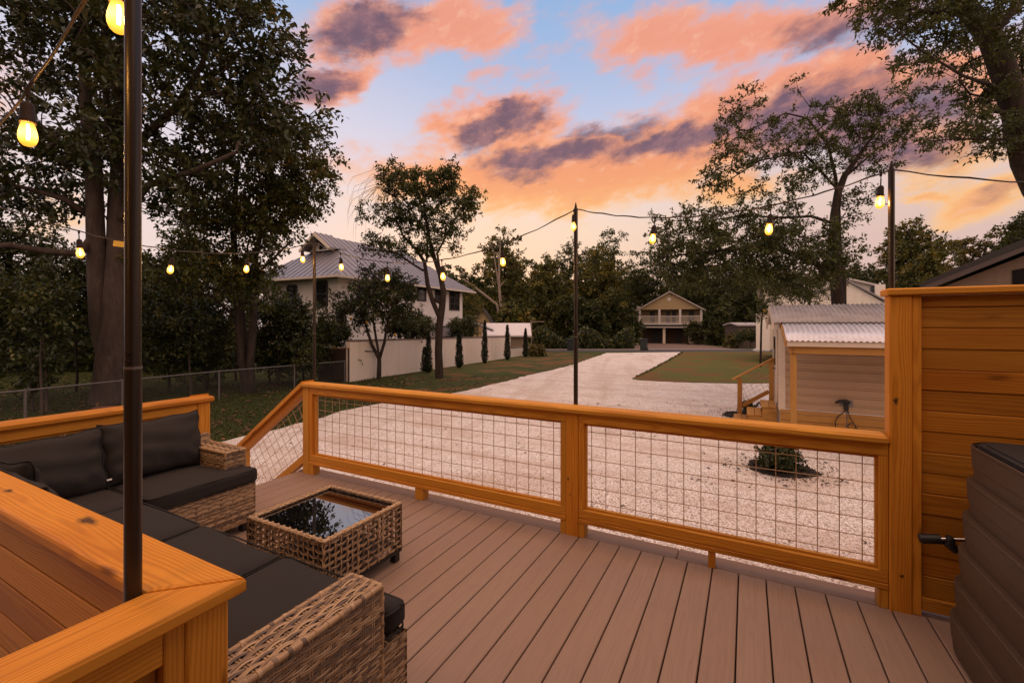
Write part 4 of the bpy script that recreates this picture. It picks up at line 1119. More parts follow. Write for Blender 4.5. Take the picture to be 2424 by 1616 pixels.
bx(MB(), -.02, L + .02, ZP(772.5), ZP(768.2), -9, .0).build('porch_floor', simple('dark_porch_edge', (.05, .04, .038), .7), ph)
bx(MB(), -.5, L + .5, ZP(775.2), ZP(773.2), -4, .55).build('lower_eave', TRIM, ph)
bx(MB(), 0, L, ZP(768), ZP(764.8), -.14, .12).build('floor_trim', TRIM, ph)
for px in (1514.5, 1561, 1610, 1660): t, _ = F.at(px, 750); bx(MB(), t - .15, t + .15, ZP(764.7), ZP(733), -.2, .1).build('column', TRIM, ph)
for px in (1514.5, 1517.5, 1572, 1633): t, _ = F.at(px, 790); bx(MB(), t - (.09 if px == 1517.5 else .19), t + (.09 if px == 1517.5 else .19), ZP(818), ZP(775.3), -.3, .1).build('lower_column', CREAM, ph)
mb = MB(); bx(mb, .1, L - .1, ZP(749.4), ZP(748), -.03, .05); bx(mb, .1, L - .1, ZP(763.6), ZP(762.6), -.03, .05)
k = .2
while k < L - .1: bx(mb, k, k + .045, ZP(762.5), ZP(749.5), -.02, .03); k += .16
mb.build('porch_railing', TRIM, ph)
for p0, p1, pt in ((1537, 1548, 737), (1577, 1586, 736), (1591, 1600, 736), (1631, 1644, 736)):
    t0, _ = F.at(p0, 750); t1, _ = F.at(p1, 750); dr = bx(MB(), t0, t1, ZP(766), ZP(pt), -1.999, -1.93).build('porch_door', DARKFRAME, ph)
for p0, p1 in ((1601, 1613), (1540, 1562)): t0, _ = F.at(p0, 790); t1, _ = F.at(p1, 790); bx(MB(), t0, t1, ZP(814), ZP(780), -3.999, -3.94).build('dark_doorway', DARKFRAME, ph)
zt_, zk = ZP(733), ZP(694)
MB().prism([F.P(-.05, zt_, .05), F.P(L + .05, zt_, .05), F.P(L / 2, zk, .05)], (-n.x * .2, -n.y * .2, 0)).build('gable_wall', CREAMWALL, ph)
mb = MB(); s_ = (zk - zt_) / (L / 2)
for sg in (0, 1):
    x0 = -.55 if sg == 0 else L + .55; z0 = zt_ - s_ * .55
    mb.prism([F.P(x0, z0 + .02, .5), F.P(L / 2, zk + .02, .5), F.P(L / 2, zk + .2, .5), F.P(x0, z0 + .2, .5)], (-n.x * 10, -n.y * 10, 0))
mb.build('roof', simple('pale_roof_edge', (.42, .36, .32), .7), ph)
vt = MB(); c = F.P(F.at(1584, 709)[0], ZP(709.5), .06); vt.tube([c, c + Vector((n.x * .06, n.y * .06, 0))], .27, 18); vt.build('gable_vent', TRIM, ph)
mb = MB()                                                       # lattice screen
t0, _ = F.at(1634, 800); t1, _ = F.at(1643, 800)
for k in range(9):
    z = ZP(816) + k * .22; mb.beam(F.P(t0, z, .02), F.P(t1, z + .5, .02), .02, .03); mb.beam(F.P(t0, z + .5, .05), F.P(t1, z, .05), .02, .03)
mb.build('lattice', TRIM, ph)
# white board-and-batten house behind the oak
wd = 28.0; a = W(1806, 768, wd); _r = W(1812, 768, 1.0); _r = Vector((_r.x, _r.y, 0)).normalized(); _u = Vector((_r.y, -_r.x, 0)); b2 = a + _u * Facade(a, a + _u).at(2076, 768)[0]; F = Facade(a, b2); L = F.len; n = F.n
def ZW(py, px=1940): return F.at(px, py)[1]
bh = thing('white_board_house', ((a.x + b2.x) / 2, (a.y + b2.y) / 2, gz(a.x, a.y)), 'white board and batten house with stepped gables behind the oak trunk', 'house')
tp = F.at(1955, 700)[0]
MB().prism([F.P(0, ZW(830)), F.P(L, ZW(830)), F.P(L, ZW(679, 2070)), F.P(tp, ZW(650, 1955)), F.P(0, ZW(688, 1806))], (-n.x * 9, -n.y * 9, 0)).build('wall', WHITE2, bh)
mb = MB(); e = Vector((-n.x * 9.6, -n.y * 9.6, 0))
te = F.at(2084, 700)[0]
mb.prism([F.P(tp, ZW(651, 1955), .3), F.P(te, ZW(680.5, 2075), .3), F.P(te, ZW(676, 2075), .3), F.P(tp, ZW(646.5, 1955), .3)], e); mb.prism([F.P(-.35, ZW(690, 1806), .3), F.P(tp, ZW(651, 1955), .3), F.P(tp, ZW(646.5, 1955), .3), F.P(-.35, ZW(685, 1806), .3)], e)
mb.build('roof', TRIM, bh)
mb = MB(); k = .2
while k < L: bx_ = F.P(k, (ZW(830) + ZW(690)) / 2, .015); mb.obox(bx_, ((F.u.x, F.u.y, 0), (n.x, n.y, 0), (0, 0, 1)), (.025, .012, (ZW(692) - ZW(830)) / 2)); k += .42
mb.build('battens', WHITE2, bh)
t0 = F.at(1900, 700)[0]; t1 = F.at(2001, 700)[0]; t2 = F.at(2079, 700)[0]
MB().prism([F.P(t0, ZW(830), 1.2), F.P(t2, ZW(830), 1.2), F.P(t2, ZW(717, 2079), 1.2), F.P(t1, ZW(672, 2001), 1.2), F.P(t0, ZW(706, 1900), 1.2)], (-n.x * 1.18, -n.y * 1.18, 0)).build('front_gable', WHITE2, bh)
mb = MB(); mb.prism([F.P(t1, ZW(672, 2001), 1.35), F.P(t2 + .15, ZW(718, 2079), 1.35), F.P(t2 + .15, ZW(714, 2079), 1.35), F.P(t1, ZW(668, 2001), 1.35)], (-n.x * 1.3, -n.y * 1.3, 0)); mb.prism([F.P(t1, ZW(672, 2001), 1.35), F.P(t0, ZW(706, 1900), 1.35), F.P(t0, ZW(702, 1900), 1.35), F.P(t1, ZW(668, 2001), 1.35)], (-n.x * 1.3, -n.y * 1.3, 0)); mb.build('front_gable_roof', ROOFM, bh)
mb = MB(); k = t0 + .2
while k < t2: 
    zz = ZW(672, 2001) - abs(k - t1) * ((ZW(672, 2001) - ZW(717, 2079)) / (t2 - t1) if k > t1 else (ZW(672, 2001) - ZW(706, 1900)) / (t1 - t0)) - .06
    mb.obox(F.P(k, (ZW(830) + zz) / 2, 1.212), ((F.u.x, F.u.y, 0), (n.x, n.y, 0), (0, 0, 1)), (.022, .010, (zz - ZW(830)) / 2)); k += .36
mb.build('front_battens', WHITE2, bh)
MB().prism([F.P(F.at(2060, 700)[0], ZW(694, 2064), .02), F.P(F.at(2067.5, 700)[0], ZW(694, 2064), .02), F.P(F.at(2067.5, 700)[0], ZW(678, 2064), .02), F.P(F.at(2060, 700)[0], ZW(679, 2064), .02)], (n.x * .05, n.y * .05, 0)).build('dark_window', PANE, bh)
MB().prism([F.P(F.at(2068, 700)[0], ZW(830), .4), F.P(F.at(2092, 700)[0], ZW(830), .4), F.P(F.at(2092, 700)[0], ZW(675, 2064), .4), F.P(F.at(2068, 700)[0], ZW(675, 2064), .4)], (-n.x * 2, -n.y * 2, 0)).build('side_block', WHITE2, bh)
MB().prism([F.P(F.at(1790, 700)[0], ZW(830), .6), F.P(F.at(1822, 700)[0], ZW(830), .6), F.P(F.at(1822, 700)[0], ZW(738, 1806), .6), F.P(F.at(1790, 700)[0], ZW(742, 1806), .6)], (-n.x * 4, -n.y * 4, 0)).build('side_porch', WHITE2, bh)
lp = F.P(F.at(1811, 700)[0], ZW(736, 1806), .75); MB().lathe([(.02, .12), (.09, .06), (.10, -.10), (.04, -.14)], 10, lp).build('porch_lamp', BULB, bh)
# long low greenhouse-like shed, right background
t, F = box_house('glazed_shed', 'low shed with pale glazed panels at the back of the far garden', 'shed', 1747, 1797, 50, 3, 769, 815, simple('dim_boards', (.09, .06, .045), .8), simple('pale_glazing', (.45, .40, .38), .4), 766, False, .2)
# neighbour house with a dark shingle roof at the right edge
nd = 13.0; a = W(2195, 768, nd); _r = W(2330, 768, 1.0); _r = Vector((_r.x, _r.y, 0)).normalized(); b2 = a + Vector((_r.y, -_r.x, 0)) * 8.0; F = Facade(a, b2); L = F.len; n = F.n
def ZN(py): return EYE + (768 - py) / FPX * nd
nh = thing('neighbour_house', ((a.x + b2.x) / 2, (a.y + b2.y) / 2, gz(a.x, a.y)), 'tan house with a sloping dark shingle roof rising at the right edge', 'house')
tm = F.at(2460, 700)[0]
MB().prism([F.P(.35, ZN(1000)), F.P(L, ZN(1000)), F.P(L, ZN(690)), F.P(tm, ZN(612)), F.P(.35, ZN(680))], (-n.x * 8, -n.y * 8, 0)).build('wall', TAN, nh)
tl = F.at(2180, 700)[0]; zl = ZN(682.5); s_ = (ZN(596) - zl) / (tm - tl); e = Vector((-n.x * 8.6, -n.y * 8.6, 0))
mb = MB(); mb.prism([F.P(tl, zl, .5), F.P(tm, zl + s_ * (tm - tl), .5), F.P(tm, zl + s_ * (tm - tl) + .20, .5), F.P(tl, zl + .12, .5)], e)
mb.prism([F.P(L + .5, zl - .4, .5), F.P(tm, zl + s_ * (tm - tl), .5), F.P(tm, zl + s_ * (tm - tl) + .07, .5), F.P(L + .5, zl - .33, .5)], e); rf = mb.build('roof', SHINGLE, nh)
mb = MB(); mb.prism([F.P(tl + .05, zl - .13, .52), F.P(tm, zl + s_ * (tm - tl) - .13, .52), F.P(tm, zl + s_ * (tm - tl) - .005, .52), F.P(tl, zl - .005, .52)], (-n.x * .04, -n.y * .04, 0)); mb.build('bargeboard', simple('brown_bargeboard', (.085, .06, .05), .7), nh)
k0, k1 = F.at(2396, 700)[0], F.at(2500, 700)[0]; MB().prism([F.P(k0, ZN(760), .012), F.P(k1, ZN(760), .012), F.P(k1, ZN(640), .012), F.P(k0, ZN(652), .012)], (n.x * .02, n.y * .02, 0)).build('window', PANE, nh)
cm = MB(); q = F.P(F.at(2273, 700)[0], ZN(655), -2.6); cm.box(q - Vector((.13, .13, .5)), q + Vector((.13, .13, .36))); cm.build('chimney', simple('chimney_brick', (.34, .20, .14), .85), rf)

# ------------------------------------------------------------------ cottage shed with corrugated lean-to
SX, SY, SD = .56, 9.70, 2.7                                      # left corner of the siding wall; SD = depth
def sh(px, py, Y):                                               # pixel on the vertical plane y = Y
    k = (px - 1212) / FPX; dx, dy = VX + RX * k, VY + RY * k; d = Y / dy; return Vector((dx * d, Y, EYE + (768 - py) / FPX * d))
cs = thing('garden_shed', (SX + 1.6, SY + 1.3, gz(SX, SY)), 'small beige lap-sided shed with a corrugated roof and lean-to', 'shed')
xL = SX; xR = 4.4; zS = -.06; gS = gz(SX, SY) - .15
mb = MB(); z = zS; i = 0
while z < 1.42:
    h = .035 if i % 2 == 1 else .115
    hgt = min(h, 1.42 - z); mb.obox(((xL + xR) / 2, SY - (.006 if i % 2 == 0 else 0), z + hgt / 2), ((1, 0, 0), (0, 1, 0), (0, 0, 1)), ((xR - xL) / 2, .03, hgt / 2 - .0012), .003); z += h; i += 1
mb.build('siding', SIDING, cs)
mb = MB(); z = gS
while z < zS - .02: mb.box((xL - .01, SY - .05, z), (xR, SY - .015, min(z + .118, zS - .012)), .004); z += .125
mb.build('skirting', PINE_FAR, cs)
zr = 1.90; ym = SY + SD / 2
house_box('wall', SIDING, cs, [(xL + .012, SY + .032), (xR, SY + .032), (xR, SY + SD), (xL + .012, SY + SD)], zS, 1.50)
MB().prism([(xL + .012, SY + .04, 1.501), (xL + .012, SY + SD - .01, 1.501), (xL + .012, ym, zr - .03)], (xR - xL - .02, 0, 0)).build('gable_wall', SIDING, cs)
MB().box((xL - .035, SY - .045, zS - .02), (xL + .075, SY + .0, 1.44), .004).build('corner_board', CREAM, cs)
MB().box((xL - .034, SY + .001, zS - .02), (xL - .012, SY + .09, 1.44), .004).build('corner_board', CREAM, cs)
mb = MB()                                                        # left end wall: vertical boards with a door
for k in range(11): mb.box((xL - .010, SY + .10 + k * .235, gS), (xL + .010, SY + .325 + k * .235, 1.5), .004)
mb.build('end_boards', CREAM, cs)
dr = MB().box((xL - .045, SY + .62, zS), (xL - .012, SY + 1.42, 1.38), .004).build('door', CREAM, cs)
MB().box((xL - .058, SY + .78, .68), (xL - .046, SY + 1.26, 1.25), .003).build('door_window', PANE, dr)
MB().tube([(xL - .05, SY + .70, .62), (xL - .09, SY + .70, .62), (xL - .09, SY + .80, .62)], .012, 8).build('handle', BLACKP, dr, True)
mb = MB()
for k in range(16): mb.box((xL - .034, SY + .125, .02 + k * .085), (xL - .0105, SY + .16, .07 + k * .085), .002)
mb.build('shutter_slats', DARKFRAME, cs)
def corrugated(name, x0, x1, p, q, mat, pitch=.076, amp=.011):
    """sheet whose corrugations run from edge p=(y,z) to edge q=(y,z)"""
    n = int((x1 - x0) / pitch * 8); vs = []; fs = []
    for i in range(n + 1):
        x = x0 + (x1 - x0) * i / n; dz = amp * math.cos(2 * PI * (x - x0) / pitch)
        for a in (p, q): vs += [(x, a[0], a[1] + dz), (x, a[0], a[1] + dz - .004)]
    for i in range(n):
        a = i * 4; b2 = a + 4; fs += [(a, b2, b2 + 2, a + 2), (a + 1, a + 3, b2 + 3, b2 + 1), (a, a + 1, b2 + 1, b2), (a + 2, b2 + 2, b2 + 3, a + 3)]
    return MB().add(vs, fs, None, .3).build(name, mat, cs, True)
corrugated('upper_roof', xL - .13, xR, (SY - .10, 1.541), (ym, zr + .01), GALV2)
corrugated('back_roof', xL - .13, xR, (ym + .02, zr), (SY + SD + .2, 1.50), GALV2)
YE = SY - 1.02; ZEV = 1.235
corrugated('lean_to_roof', xL + .02, xR, (SY + .02, 1.552), (YE - .06, ZEV), GALV)
mb = MB(); mb.prism([(xL - .14, SY - .10, 1.535), (xL - .14, ym, zr), (xL - .14, ym, zr - .11), (xL - .14, SY - .10, 1.41)], (.03, 0, 0)); mb.prism([(xL - .14, SY + SD + .1, 1.5), (xL - .14, ym, zr), (xL - .14, ym, zr - .11), (xL - .14, SY + SD + .1, 1.39)], (.03, 0, 0)); mb.build('bargeboard', CREAM, cs)
mb = MB(); mb.prism([(xL + .0, SY - .06, 1.51), (xL + .0, YE - .03, ZEV - .015), (xL + .0, YE - .03, ZEV - .10), (xL + .0, SY - .06, 1.41)], (.03, 0, 0)); mb.build('lean_to_rafter', PINE_FAR, cs)
MB().box((xL + .031, YE - .03, ZEV - .095), (xR, YE - .005, ZEV - .015), .003).build('fascia', CREAM, cs)
MB().box((xL + .06, YE + .03, ZEV - .215), (xR, YE + .07, ZEV - .0965), .004).build('lean_to_beam', PINE_FAR, cs)
MB().box((xL + .085, YE + .071, -.62), (xL + .175, YE + .161, ZEV - .10), .004).build('lean_to_post', PINE_FAR, cs)
mb = MB()
for z in (.055, .095): mb.tube([(xL + .12, YE + .02, ZEV - .10 - z), (xL + .12, YE + .032, ZEV - .10 - z)], .013, 8)
mb.build('bolt', CHROME, cs, True)
# cable holster on the siding
q = sh(2003, 960, SY - .05)
cb = tag(thing('cable_holster', q, 'black plug holster with a looped cable hanging on the shed siding', 'cable holder'))
MB().box((q.x - .09, SY - .036, q.z - .02), (q.x + .10, SY - .0335, q.z + .10)).build('back_plate', simple('grey_box', (.22, .20, .19), .5), cb)
MB().tube([(q.x - .16, SY - .10, q.z + .045), (q.x - .10, SY - .10, q.z + .08), (q.x - .01, SY - .085, q.z + .085), (q.x + .05, SY - .07, q.z + .06)], [.020, .026, .032, .022], 10).build('plug_handle', BLACKP, cb, True)
MB().box((q.x - .035, SY - .075, q.z - .08), (q.x + .035, SY - .037, q.z + .07), .01).build('holster', BLACKP, cb)
def loop(pts): return MB().tube(pts, .0075, 8)
zb = gz(q.x, q.y)
loop([(q.x, SY - .06, q.z - .07), (q.x - .045, SY - .065, q.z - .12), (q.x - .12, SY - .07, q.z - .20), (q.x - .16, SY - .08, q.z - .29), (q.x - .155, SY - .08, q.z - .38), (q.x - .11, SY - .09, q.z - .47), (q.x - .03, SY - .1, zb + .02)]).build('cable', BLACKP, cb, True)
lp = [(q.x + .02, SY - .06, q.z - .07), (q.x + .045, SY - .07, q.z - .18), (q.x + .085, SY - .09, q.z - .27)] + [(q.x + .07 + .055 * math.sin(R(a)), SY - .10, q.z - .345 + .055 * math.cos(R(a))) for a in range(50, 420, 24)] + [(q.x + .18, SY - .13, q.z - .44), (q.x + .25, SY - .14, zb + .012), (q.x + .40, SY - .15, zb + .012)]
loop(lp).build('cable', BLACKP, cb, True)
MB().tube([(q.x + .01, SY - .045, q.z - .08), (q.x + .01, SY - .045, zb)], .010, 8).build('conduit', GALVPIPE, cb, True)
# steps and rail of the shed
ss = thing('shed_steps', (SX - .5, SY + .75, gz(0, SY)), 'three pine steps with one handrail climbing to the shed door', 'steps')
zt0 = -.06; y0, y1 = SY + .18, SY + 1.05
RUN = .245
for i in range(3):
    z = zt0 - .17 * i - .02; xa = xL - .05 - RUN * (i + 1)
    MB().box((xa - .02, y0, z - .035), (xa + .118, y1, z), .004).build('tread', PINE_FAR, ss); MB().box((xa + .124, y0, z - .035), (xa + RUN - .003, y1, z), .004).build('tread', PINE_FAR, ss)
for y in (y0 - .042, y1 + .002):
    e_ = [xL - .05 - RUN * k for k in range(4)]
    MB().prism([(e_[0], y, zt0 - .06), (e_[1], y, zt0 - .06), (e_[1], y, zt0 - .23), (e_[2], y, zt0 - .23), (e_[2], y, zt0 - .40), (e_[3], y, zt0 - .40), (e_[3], y, gz(0, SY) - .05), (e_[2] - .05, y, gz(0, SY) - .05), (e_[0], y, zt0 - .36)], (0, .04, 0)).build('stringer', PINE_FAR, ss)
PX_ = xL - .74
MB().box((PX_, y1 + .045, gz(0, SY) - .1), (PX_ + .09, y1 + .135, zt0 + .40), .004).build('post', PINE_FAR, ss)
MB().box((xL - .145, y1 + .045, gz(0, SY) - .1), (xL - .055, y1 + .135, zt0 + .83), .004).build('post', PINE_FAR, ss)
MB().beam((PX_ - .10, y1 + .09, zt0 + .36), (xL - .02, y1 + .09, zt0 + .88), .13, .035, .004).build('handrail', PINE_FAR, ss)
MB().beam((PX_ + .09, y1 + .09, zt0 - .19), (xL - .145, y1 + .09, zt0 + .15), .04, .08, .003).build('lower_bar', PINE_FAR, ss)
w = MB(); sl = .62
for k in range(7):
    x = PX_ + .10 + k * .082; w.tube([(x + .03, y1 + .09, zt0 - .15 + (x - PX_ - .09) * sl), (max(x - .14, PX_ + .09), y1 + .09, zt0 + .22 + (x - PX_ - .09) * sl)], .003, 4, False)
for k in range(1, 6): w.tube([(PX_ + .09, y1 + .095, zt0 - .15 + k * .1), (xL - .145, y1 + .095, zt0 + .19 + k * .1)], .003, 4, False)
w.build('wire_grid', WIREM, ss)

# ------------------------------------------------------------------ small far things
def bin_(px, py, label):
    p = G(px, py); t = thing('wheelie_bin', p, label, 'bin', 'wheeled bins by the road'); w_, h = .30, 1.0
    MB().prism([p + Vector((-w_, -w_, .06)), p + Vector((w_, -w_, .06)), p + Vector((w_, w_, .06)), p + Vector((-w_, w_, .06))], (0, 0, h)).build('body', BINM, t)
    MB().box(p + Vector((-w_ - .04, -w_ - .06, h + .065)), p + Vector((w_ + .04, w_ + .04, h + .14)), .02).build('lid', BINM, t)
    for sx in (-1, 1): MB().tube([p + Vector((sx * (w_ + .01), w_, .12)), p + Vector((sx * (w_ + .06), w_, .12))], .12, 12).build('wheel', BLACKP, t, True)
bin_(1524, 829.5, 'dark wheeled bin standing left of the porch house'); bin_(1352, 829.8, 'dark wheeled bin half hidden behind the middle light pole')
up = Gd(1258, 41); ut = thing('clothes_post', up, 'thin pale post with a short cross arm beyond the stucco wall end', 'post')
MB().tube([up, up + Vector((0, 0, 2.9))], .06, 8).build('post', BARK_P, ut, True); MB().beam(up + Vector((-.1 * RX, -.1 * RY, 2.8)), up + Vector((1.2 * RX, 1.2 * RY, 2.8)), .06, .08).build('cross_arm', BARK_P, ut)
def rock(px, py, s_, label):
    p = G(px, py); mb = MB(); bm = bmesh.new(); bmesh.ops.create_icosphere(bm, subdivisions=2, radius=1)
    mb.add([(p.x + v.co.x * s_ * (1.3 + .2 * math.sin(5 * v.co.y)), p.y + v.co.y * s_ * .8, p.z + s_ * .4 + v.co.z * s_ * (.8 + .25 * math.sin(4 * v.co.x + 1))) for v in bm.verts], [[v.index for v in f.verts] for f in bm.faces]); bm.free()
    tag(mb.build('rock', ROCK, None, True), label, 'rock', 'white rocks at the lawn edge')
rock(1794, 833, .33, 'larger white rock on the far lawn edge by the road'); rock(1813, 832, .26, 'smaller white rock close to the shed corner')
for i, (px, py, s_, lb) in enumerate(((196, 984, .30, 'broad red edging stone left of the magnolia trunk'), (246, 972, .24, 'red edging stone at the foot of the magnolia trunk'), (140, 996, .27, 'low red edging stone above the left railing cap'))):
    p = G(px, py); mb = MB(); mb.obox(p + Vector((0, 0, .05)), ((RX, RY, .05), (-RY, RX, 0), (0, 0, 1)), (s_, .13, .06), .03); tag(mb.build('edging_stone', STONE), lb, 'stone', 'red stones around the magnolia')

# unseen house added behind the deck to block light from that side
hh_ = thing('unseen_shade_house', (1.5, -6, -.5), 'unseen tan house added behind the photographer to shade the deck', 'house')
MB().box((-6.5, -9, -1.0), (9, -2.75, 5.2)).build('wall', TAN, hh_)
MB().prism([(-7, -2.3, 5.0), (9.5, -2.3, 5.0), (9.5, -6, 7.4), (-7, -6, 7.4)], (0, 0, .15)).build('roof', SHINGLE, hh_)
MB().prism([(-7, -9.5, 5.0), (9.5, -9.5, 5.0), (9.5, -6.01, 7.4), (-7, -6.01, 7.4)], (0, 0, .15)).build('roof', SHINGLE, hh_)

MB().box((.35, -2.75, 2.62), (5.2, 1.15, 2.78)).build('porch_roof', TAN, hh_)  # unseen porch roof, added to darken the tub and right of the deck
MB().box((5.0, .95, -.5), (5.12, 1.07, 2.62)).build('shade_roof_post', CREAM, hh_)
# ------------------------------------------------------------------ foliage
def leaf_obj(name, c, d, nrm, L, Wd, rnd, mat, parent=None, fold=.12):
    N = len(c); d = d / np.linalg.norm(d, axis=1, keepdims=True)
    s_ = np.cross(d, nrm); s_ /= (np.linalg.norm(s_, axis=1, keepdims=True) + 1e-9); up = np.cross(s_, d)
    L = L[:, None]; Wd = Wd[:, None]
    v = np.empty((N, 6, 3), np.float32)
    v[:, 0] = c; v[:, 3] = c + d * L - up * L * .10
    m1 = c + d * L * .30 + up * L * fold * .45; m2 = c + d * L * .68 + up * L * fold * .40
    v[:, 1] = m1 - s_ * Wd * .46; v[:, 5] = m1 + s_ * Wd * .46; v[:, 2] = m2 - s_ * Wd * .40; v[:, 4] = m2 + s_ * Wd * .40
    me = bpy.data.meshes.new(name); me.vertices.add(6 * N); me.vertices.foreach_set('co', v.ravel())
    me.loops.add(6 * N); me.loops.foreach_set('vertex_index', np.arange(6 * N, dtype=np.int32))
    me.polygons.add(N); me.polygons.foreach_set('loop_start', np.arange(0, 6 * N, 6, dtype=np.int32))
    a = me.attributes.new('rnd', 'FLOAT', 'POINT'); a.data.foreach_set('value', np.repeat(rnd, 6).astype(np.float32))
    me.update(calc_edges=True); me.materials.append(mat)
    return link(name, me, parent)
def unit(n):
    v = rng.normal(size=(n, 3)); return v / np.linalg.norm(v, axis=1, keepdims=True)
def cloud_in(blobs, n, bias=.45):
    """points in a union of ellipsoids; a blob is (centre, (r_right, r_depth, r_up), weight)"""
    w = np.array([b[2] if len(b) > 2 else np.prod(b[1]) ** .8 for b in blobs], float); w /= w.sum()
    k = rng.choice(len(blobs), n, p=w); u = unit(n) * (rng.random(n) ** bias)[:, None]
    C = np.array([b[0] for b in blobs], float); E = np.array([b[1] for b in blobs], float)
    q = u * E[k]; out = C[k].copy()
    o_ = np.stack([q[:, 0] * RX + q[:, 1] * VX, q[:, 0] * RY + q[:, 1] * VY, q[:, 2]], 1)
    return out + o_, o_ / (np.linalg.norm(o_, axis=1, keepdims=True) + 1e-6)
def B(px, py, d, rx, rz, rd=None, w=None):
    s_ = d / FPX; e = (rx * s_, rd if rd else (rx + rz) * .5 * s_, rz * s_)
    return (tuple(W(px, py, d)), e, w if w else float(np.prod(e) ** .75))
def grow(trunks, pts, kids_r=.006, pull=.35):
    """attach twig ends to the nearest lower limb; trunks = [[(point, radius), ...], ...]; gives tube list"""
    P = []; PAR = []; RAD = []; 
    for tr in trunks:
        prev = -1
        start = np.array(tr[0][0], float)
        if P:                                                   # a limb starts on the nearest existing node
            dd = np.linalg.norm(np.array(P) - start, axis=1); prev = int(dd.argmin()) if dd.min() < 1.2 else -1
        for (p, r), (q, r2) in zip(tr[:-1], tr[1:]):
            p = np.array(p, float); q = np.array(q, float); n = max(1, int(np.linalg.norm(q - p) / .25))
            for k in range(n):
                P.append(p + (q - p) * k / n); RAD.append(r + (r2 - r) * k / n); PAR.append(prev); prev = len(P) - 1
        P.append(np.array(tr[-1][0], float)); RAD.append(tr[-1][1]); PAR.append(prev)
    n0 = len(P); root = P[0]
    PA = np.zeros((n0 + len(pts) * 6, 3)); PA[:n0] = P; cnt = n0
    isr = np.zeros(len(PA)); isr[:n0] = 1
    order = np.argsort(np.min(np.linalg.norm(pts[:, None, :] - PA[None, :n0, :], axis=2), axis=1))
    tips = []
    for i in order:
        q = pts[i]; D = PA[:cnt] - q; dist = np.linalg.norm(D, axis=1)
        cost = dist + np.maximum(0, PA[:cnt, 2] - q[2]) * pull
        cost[:2] += 2.0
        j = int(cost.argmin()); p = PA[j]; n = max(1, min(5, int(dist[j] / .3))); prev = j; L = dist[j]
        sag = rng.normal(size=3) * .10 * L; sag[2] += .06 * L
        for k in range(1, n + 1):
            s_ = k / n; z = p + (q - p) * s_ + sag * math.sin(PI * s_)
            PA[cnt] = z; PAR.append(prev); RAD.append(0); prev = cnt; cnt += 1
        tips.append(prev)
    load = np.zeros(cnt)
    for t in tips:
        j = t
        while j >= n0: load[j] += 1; j = PAR[j]
    rad = np.array(RAD[:cnt]);
    for j in range(n0, cnt): rad[j] = kids_r * math.sqrt(load[j] + .4)
    ch = [[] for _ in range(cnt)]
    for j in range(cnt):
        if PAR[j] >= 0: ch[PAR[j]].append(j)
    # chains
    mb = MB(); seen = set()
    def chain(a, b2):
        c = [a, b2]
        while True:
            nx = [k for k in ch[c[-1]] if k not in seen]
            if c[-1] < n0: nx = [k for k in nx if k < n0] 
            if not nx: break
            k = max(nx, key=lambda k_: rad[k_]); seen.add(k); c.append(k)
        return c
    heads = [j for j in range(cnt) if PAR[j] < 0]
    todo = [(h, k) for h in heads for k in ch[h]]
    stack = list(todo)
    while stack:
        a, b2 = stack.pop(0)
        if b2 in seen: continue
        seen.add(b2); c = chain(a, b2)
        rr = [rad[k] for k in c]
        if c[0] < n0 and c[1] >= n0 or rad[c[1]] < rad[c[0]] * .8: rr[0] = rad[c[1]]
        n = 12 if rr[0] > .08 else (7 if rr[0] > .03 else 4)
        mb.tube([PA[k] for k in c], [max(r_, .002) for r_ in rr], n, False)
        for k in c:
            for m_ in ch[k]:
                if m_ not in seen: stack.append((k, m_))
    return mb
def tree(name, label, trunks, blobs, ncl, per, L, Wd, leaf, bark, spread=.28, cat='tree', group=None, droop=.15, kids_r=.006, bias=.45, extra=None, tips=None, outw=.5, flat_=.6):
    base = Vector(trunks[0][0][0]); t = thing(name, base, label, cat, group)
    pts, outd = cloud_in(blobs, ncl, bias)
    mb = grow(trunks, pts if tips is None else pts[:tips], kids_r)
    ns = 3 if per > 20 else 2                                # leafy sprays fanning out of every twig end
    ci = np.repeat(np.arange(len(pts)), ns); sdir = outd[ci] * .55 + unit(len(ci)) * .85; sdir[:, 2] = sdir[:, 2] * .75 + .12; sdir /= np.linalg.norm(sdir, axis=1, keepdims=True)
    slen = spread * rng.uniform(1.0, 2.1, len(ci))
    for i in range(len(ci)):
        a_, b_ = pts[ci[i]], pts[ci[i]] + sdir[i] * slen[i] * .95; m_ = (a_ + b_) / 2; b_ = b_.copy(); b_[2] -= droop * slen[i] * .5
        mb.tube([a_, m_, b_], [max(.0028, kids_r * .55), max(.002, kids_r * .4), .0012], 3, False)
    ps = max(3, per // ns); k = np.repeat(np.arange(len(ci)), ps); n = len(k); tt = rng.random(n) ** .7 * 1.05
    c = pts[ci[k]] + sdir[k] * (slen[k] * tt)[:, None] + rng.normal(size=(n, 3)) * (spread * .20); c[:, 2] -= droop * .5 * slen[k] * tt ** 2
    d = sdir[k] * .55 + unit(n) * .75; d[:, 2] -= droop
    k = ci[k]
    mb.build('trunk', bark, t, True, False)
    nr = unit(n) * .7; nr[:, 2] += .8
    cl = rng.random(len(pts))[k]
    rnd = np.clip(rng.random(n) * .55 + cl * .45, 0, 1)
    leaf_obj('crown', c, d, nr, L * rng.uniform(.65, 1.25, n), Wd * rng.uniform(.7, 1.2, n), rnd, leaf, t)
    return t
def TP(*q): return [(tuple(W(px, py, d)), r) for px, py, d, r in q]

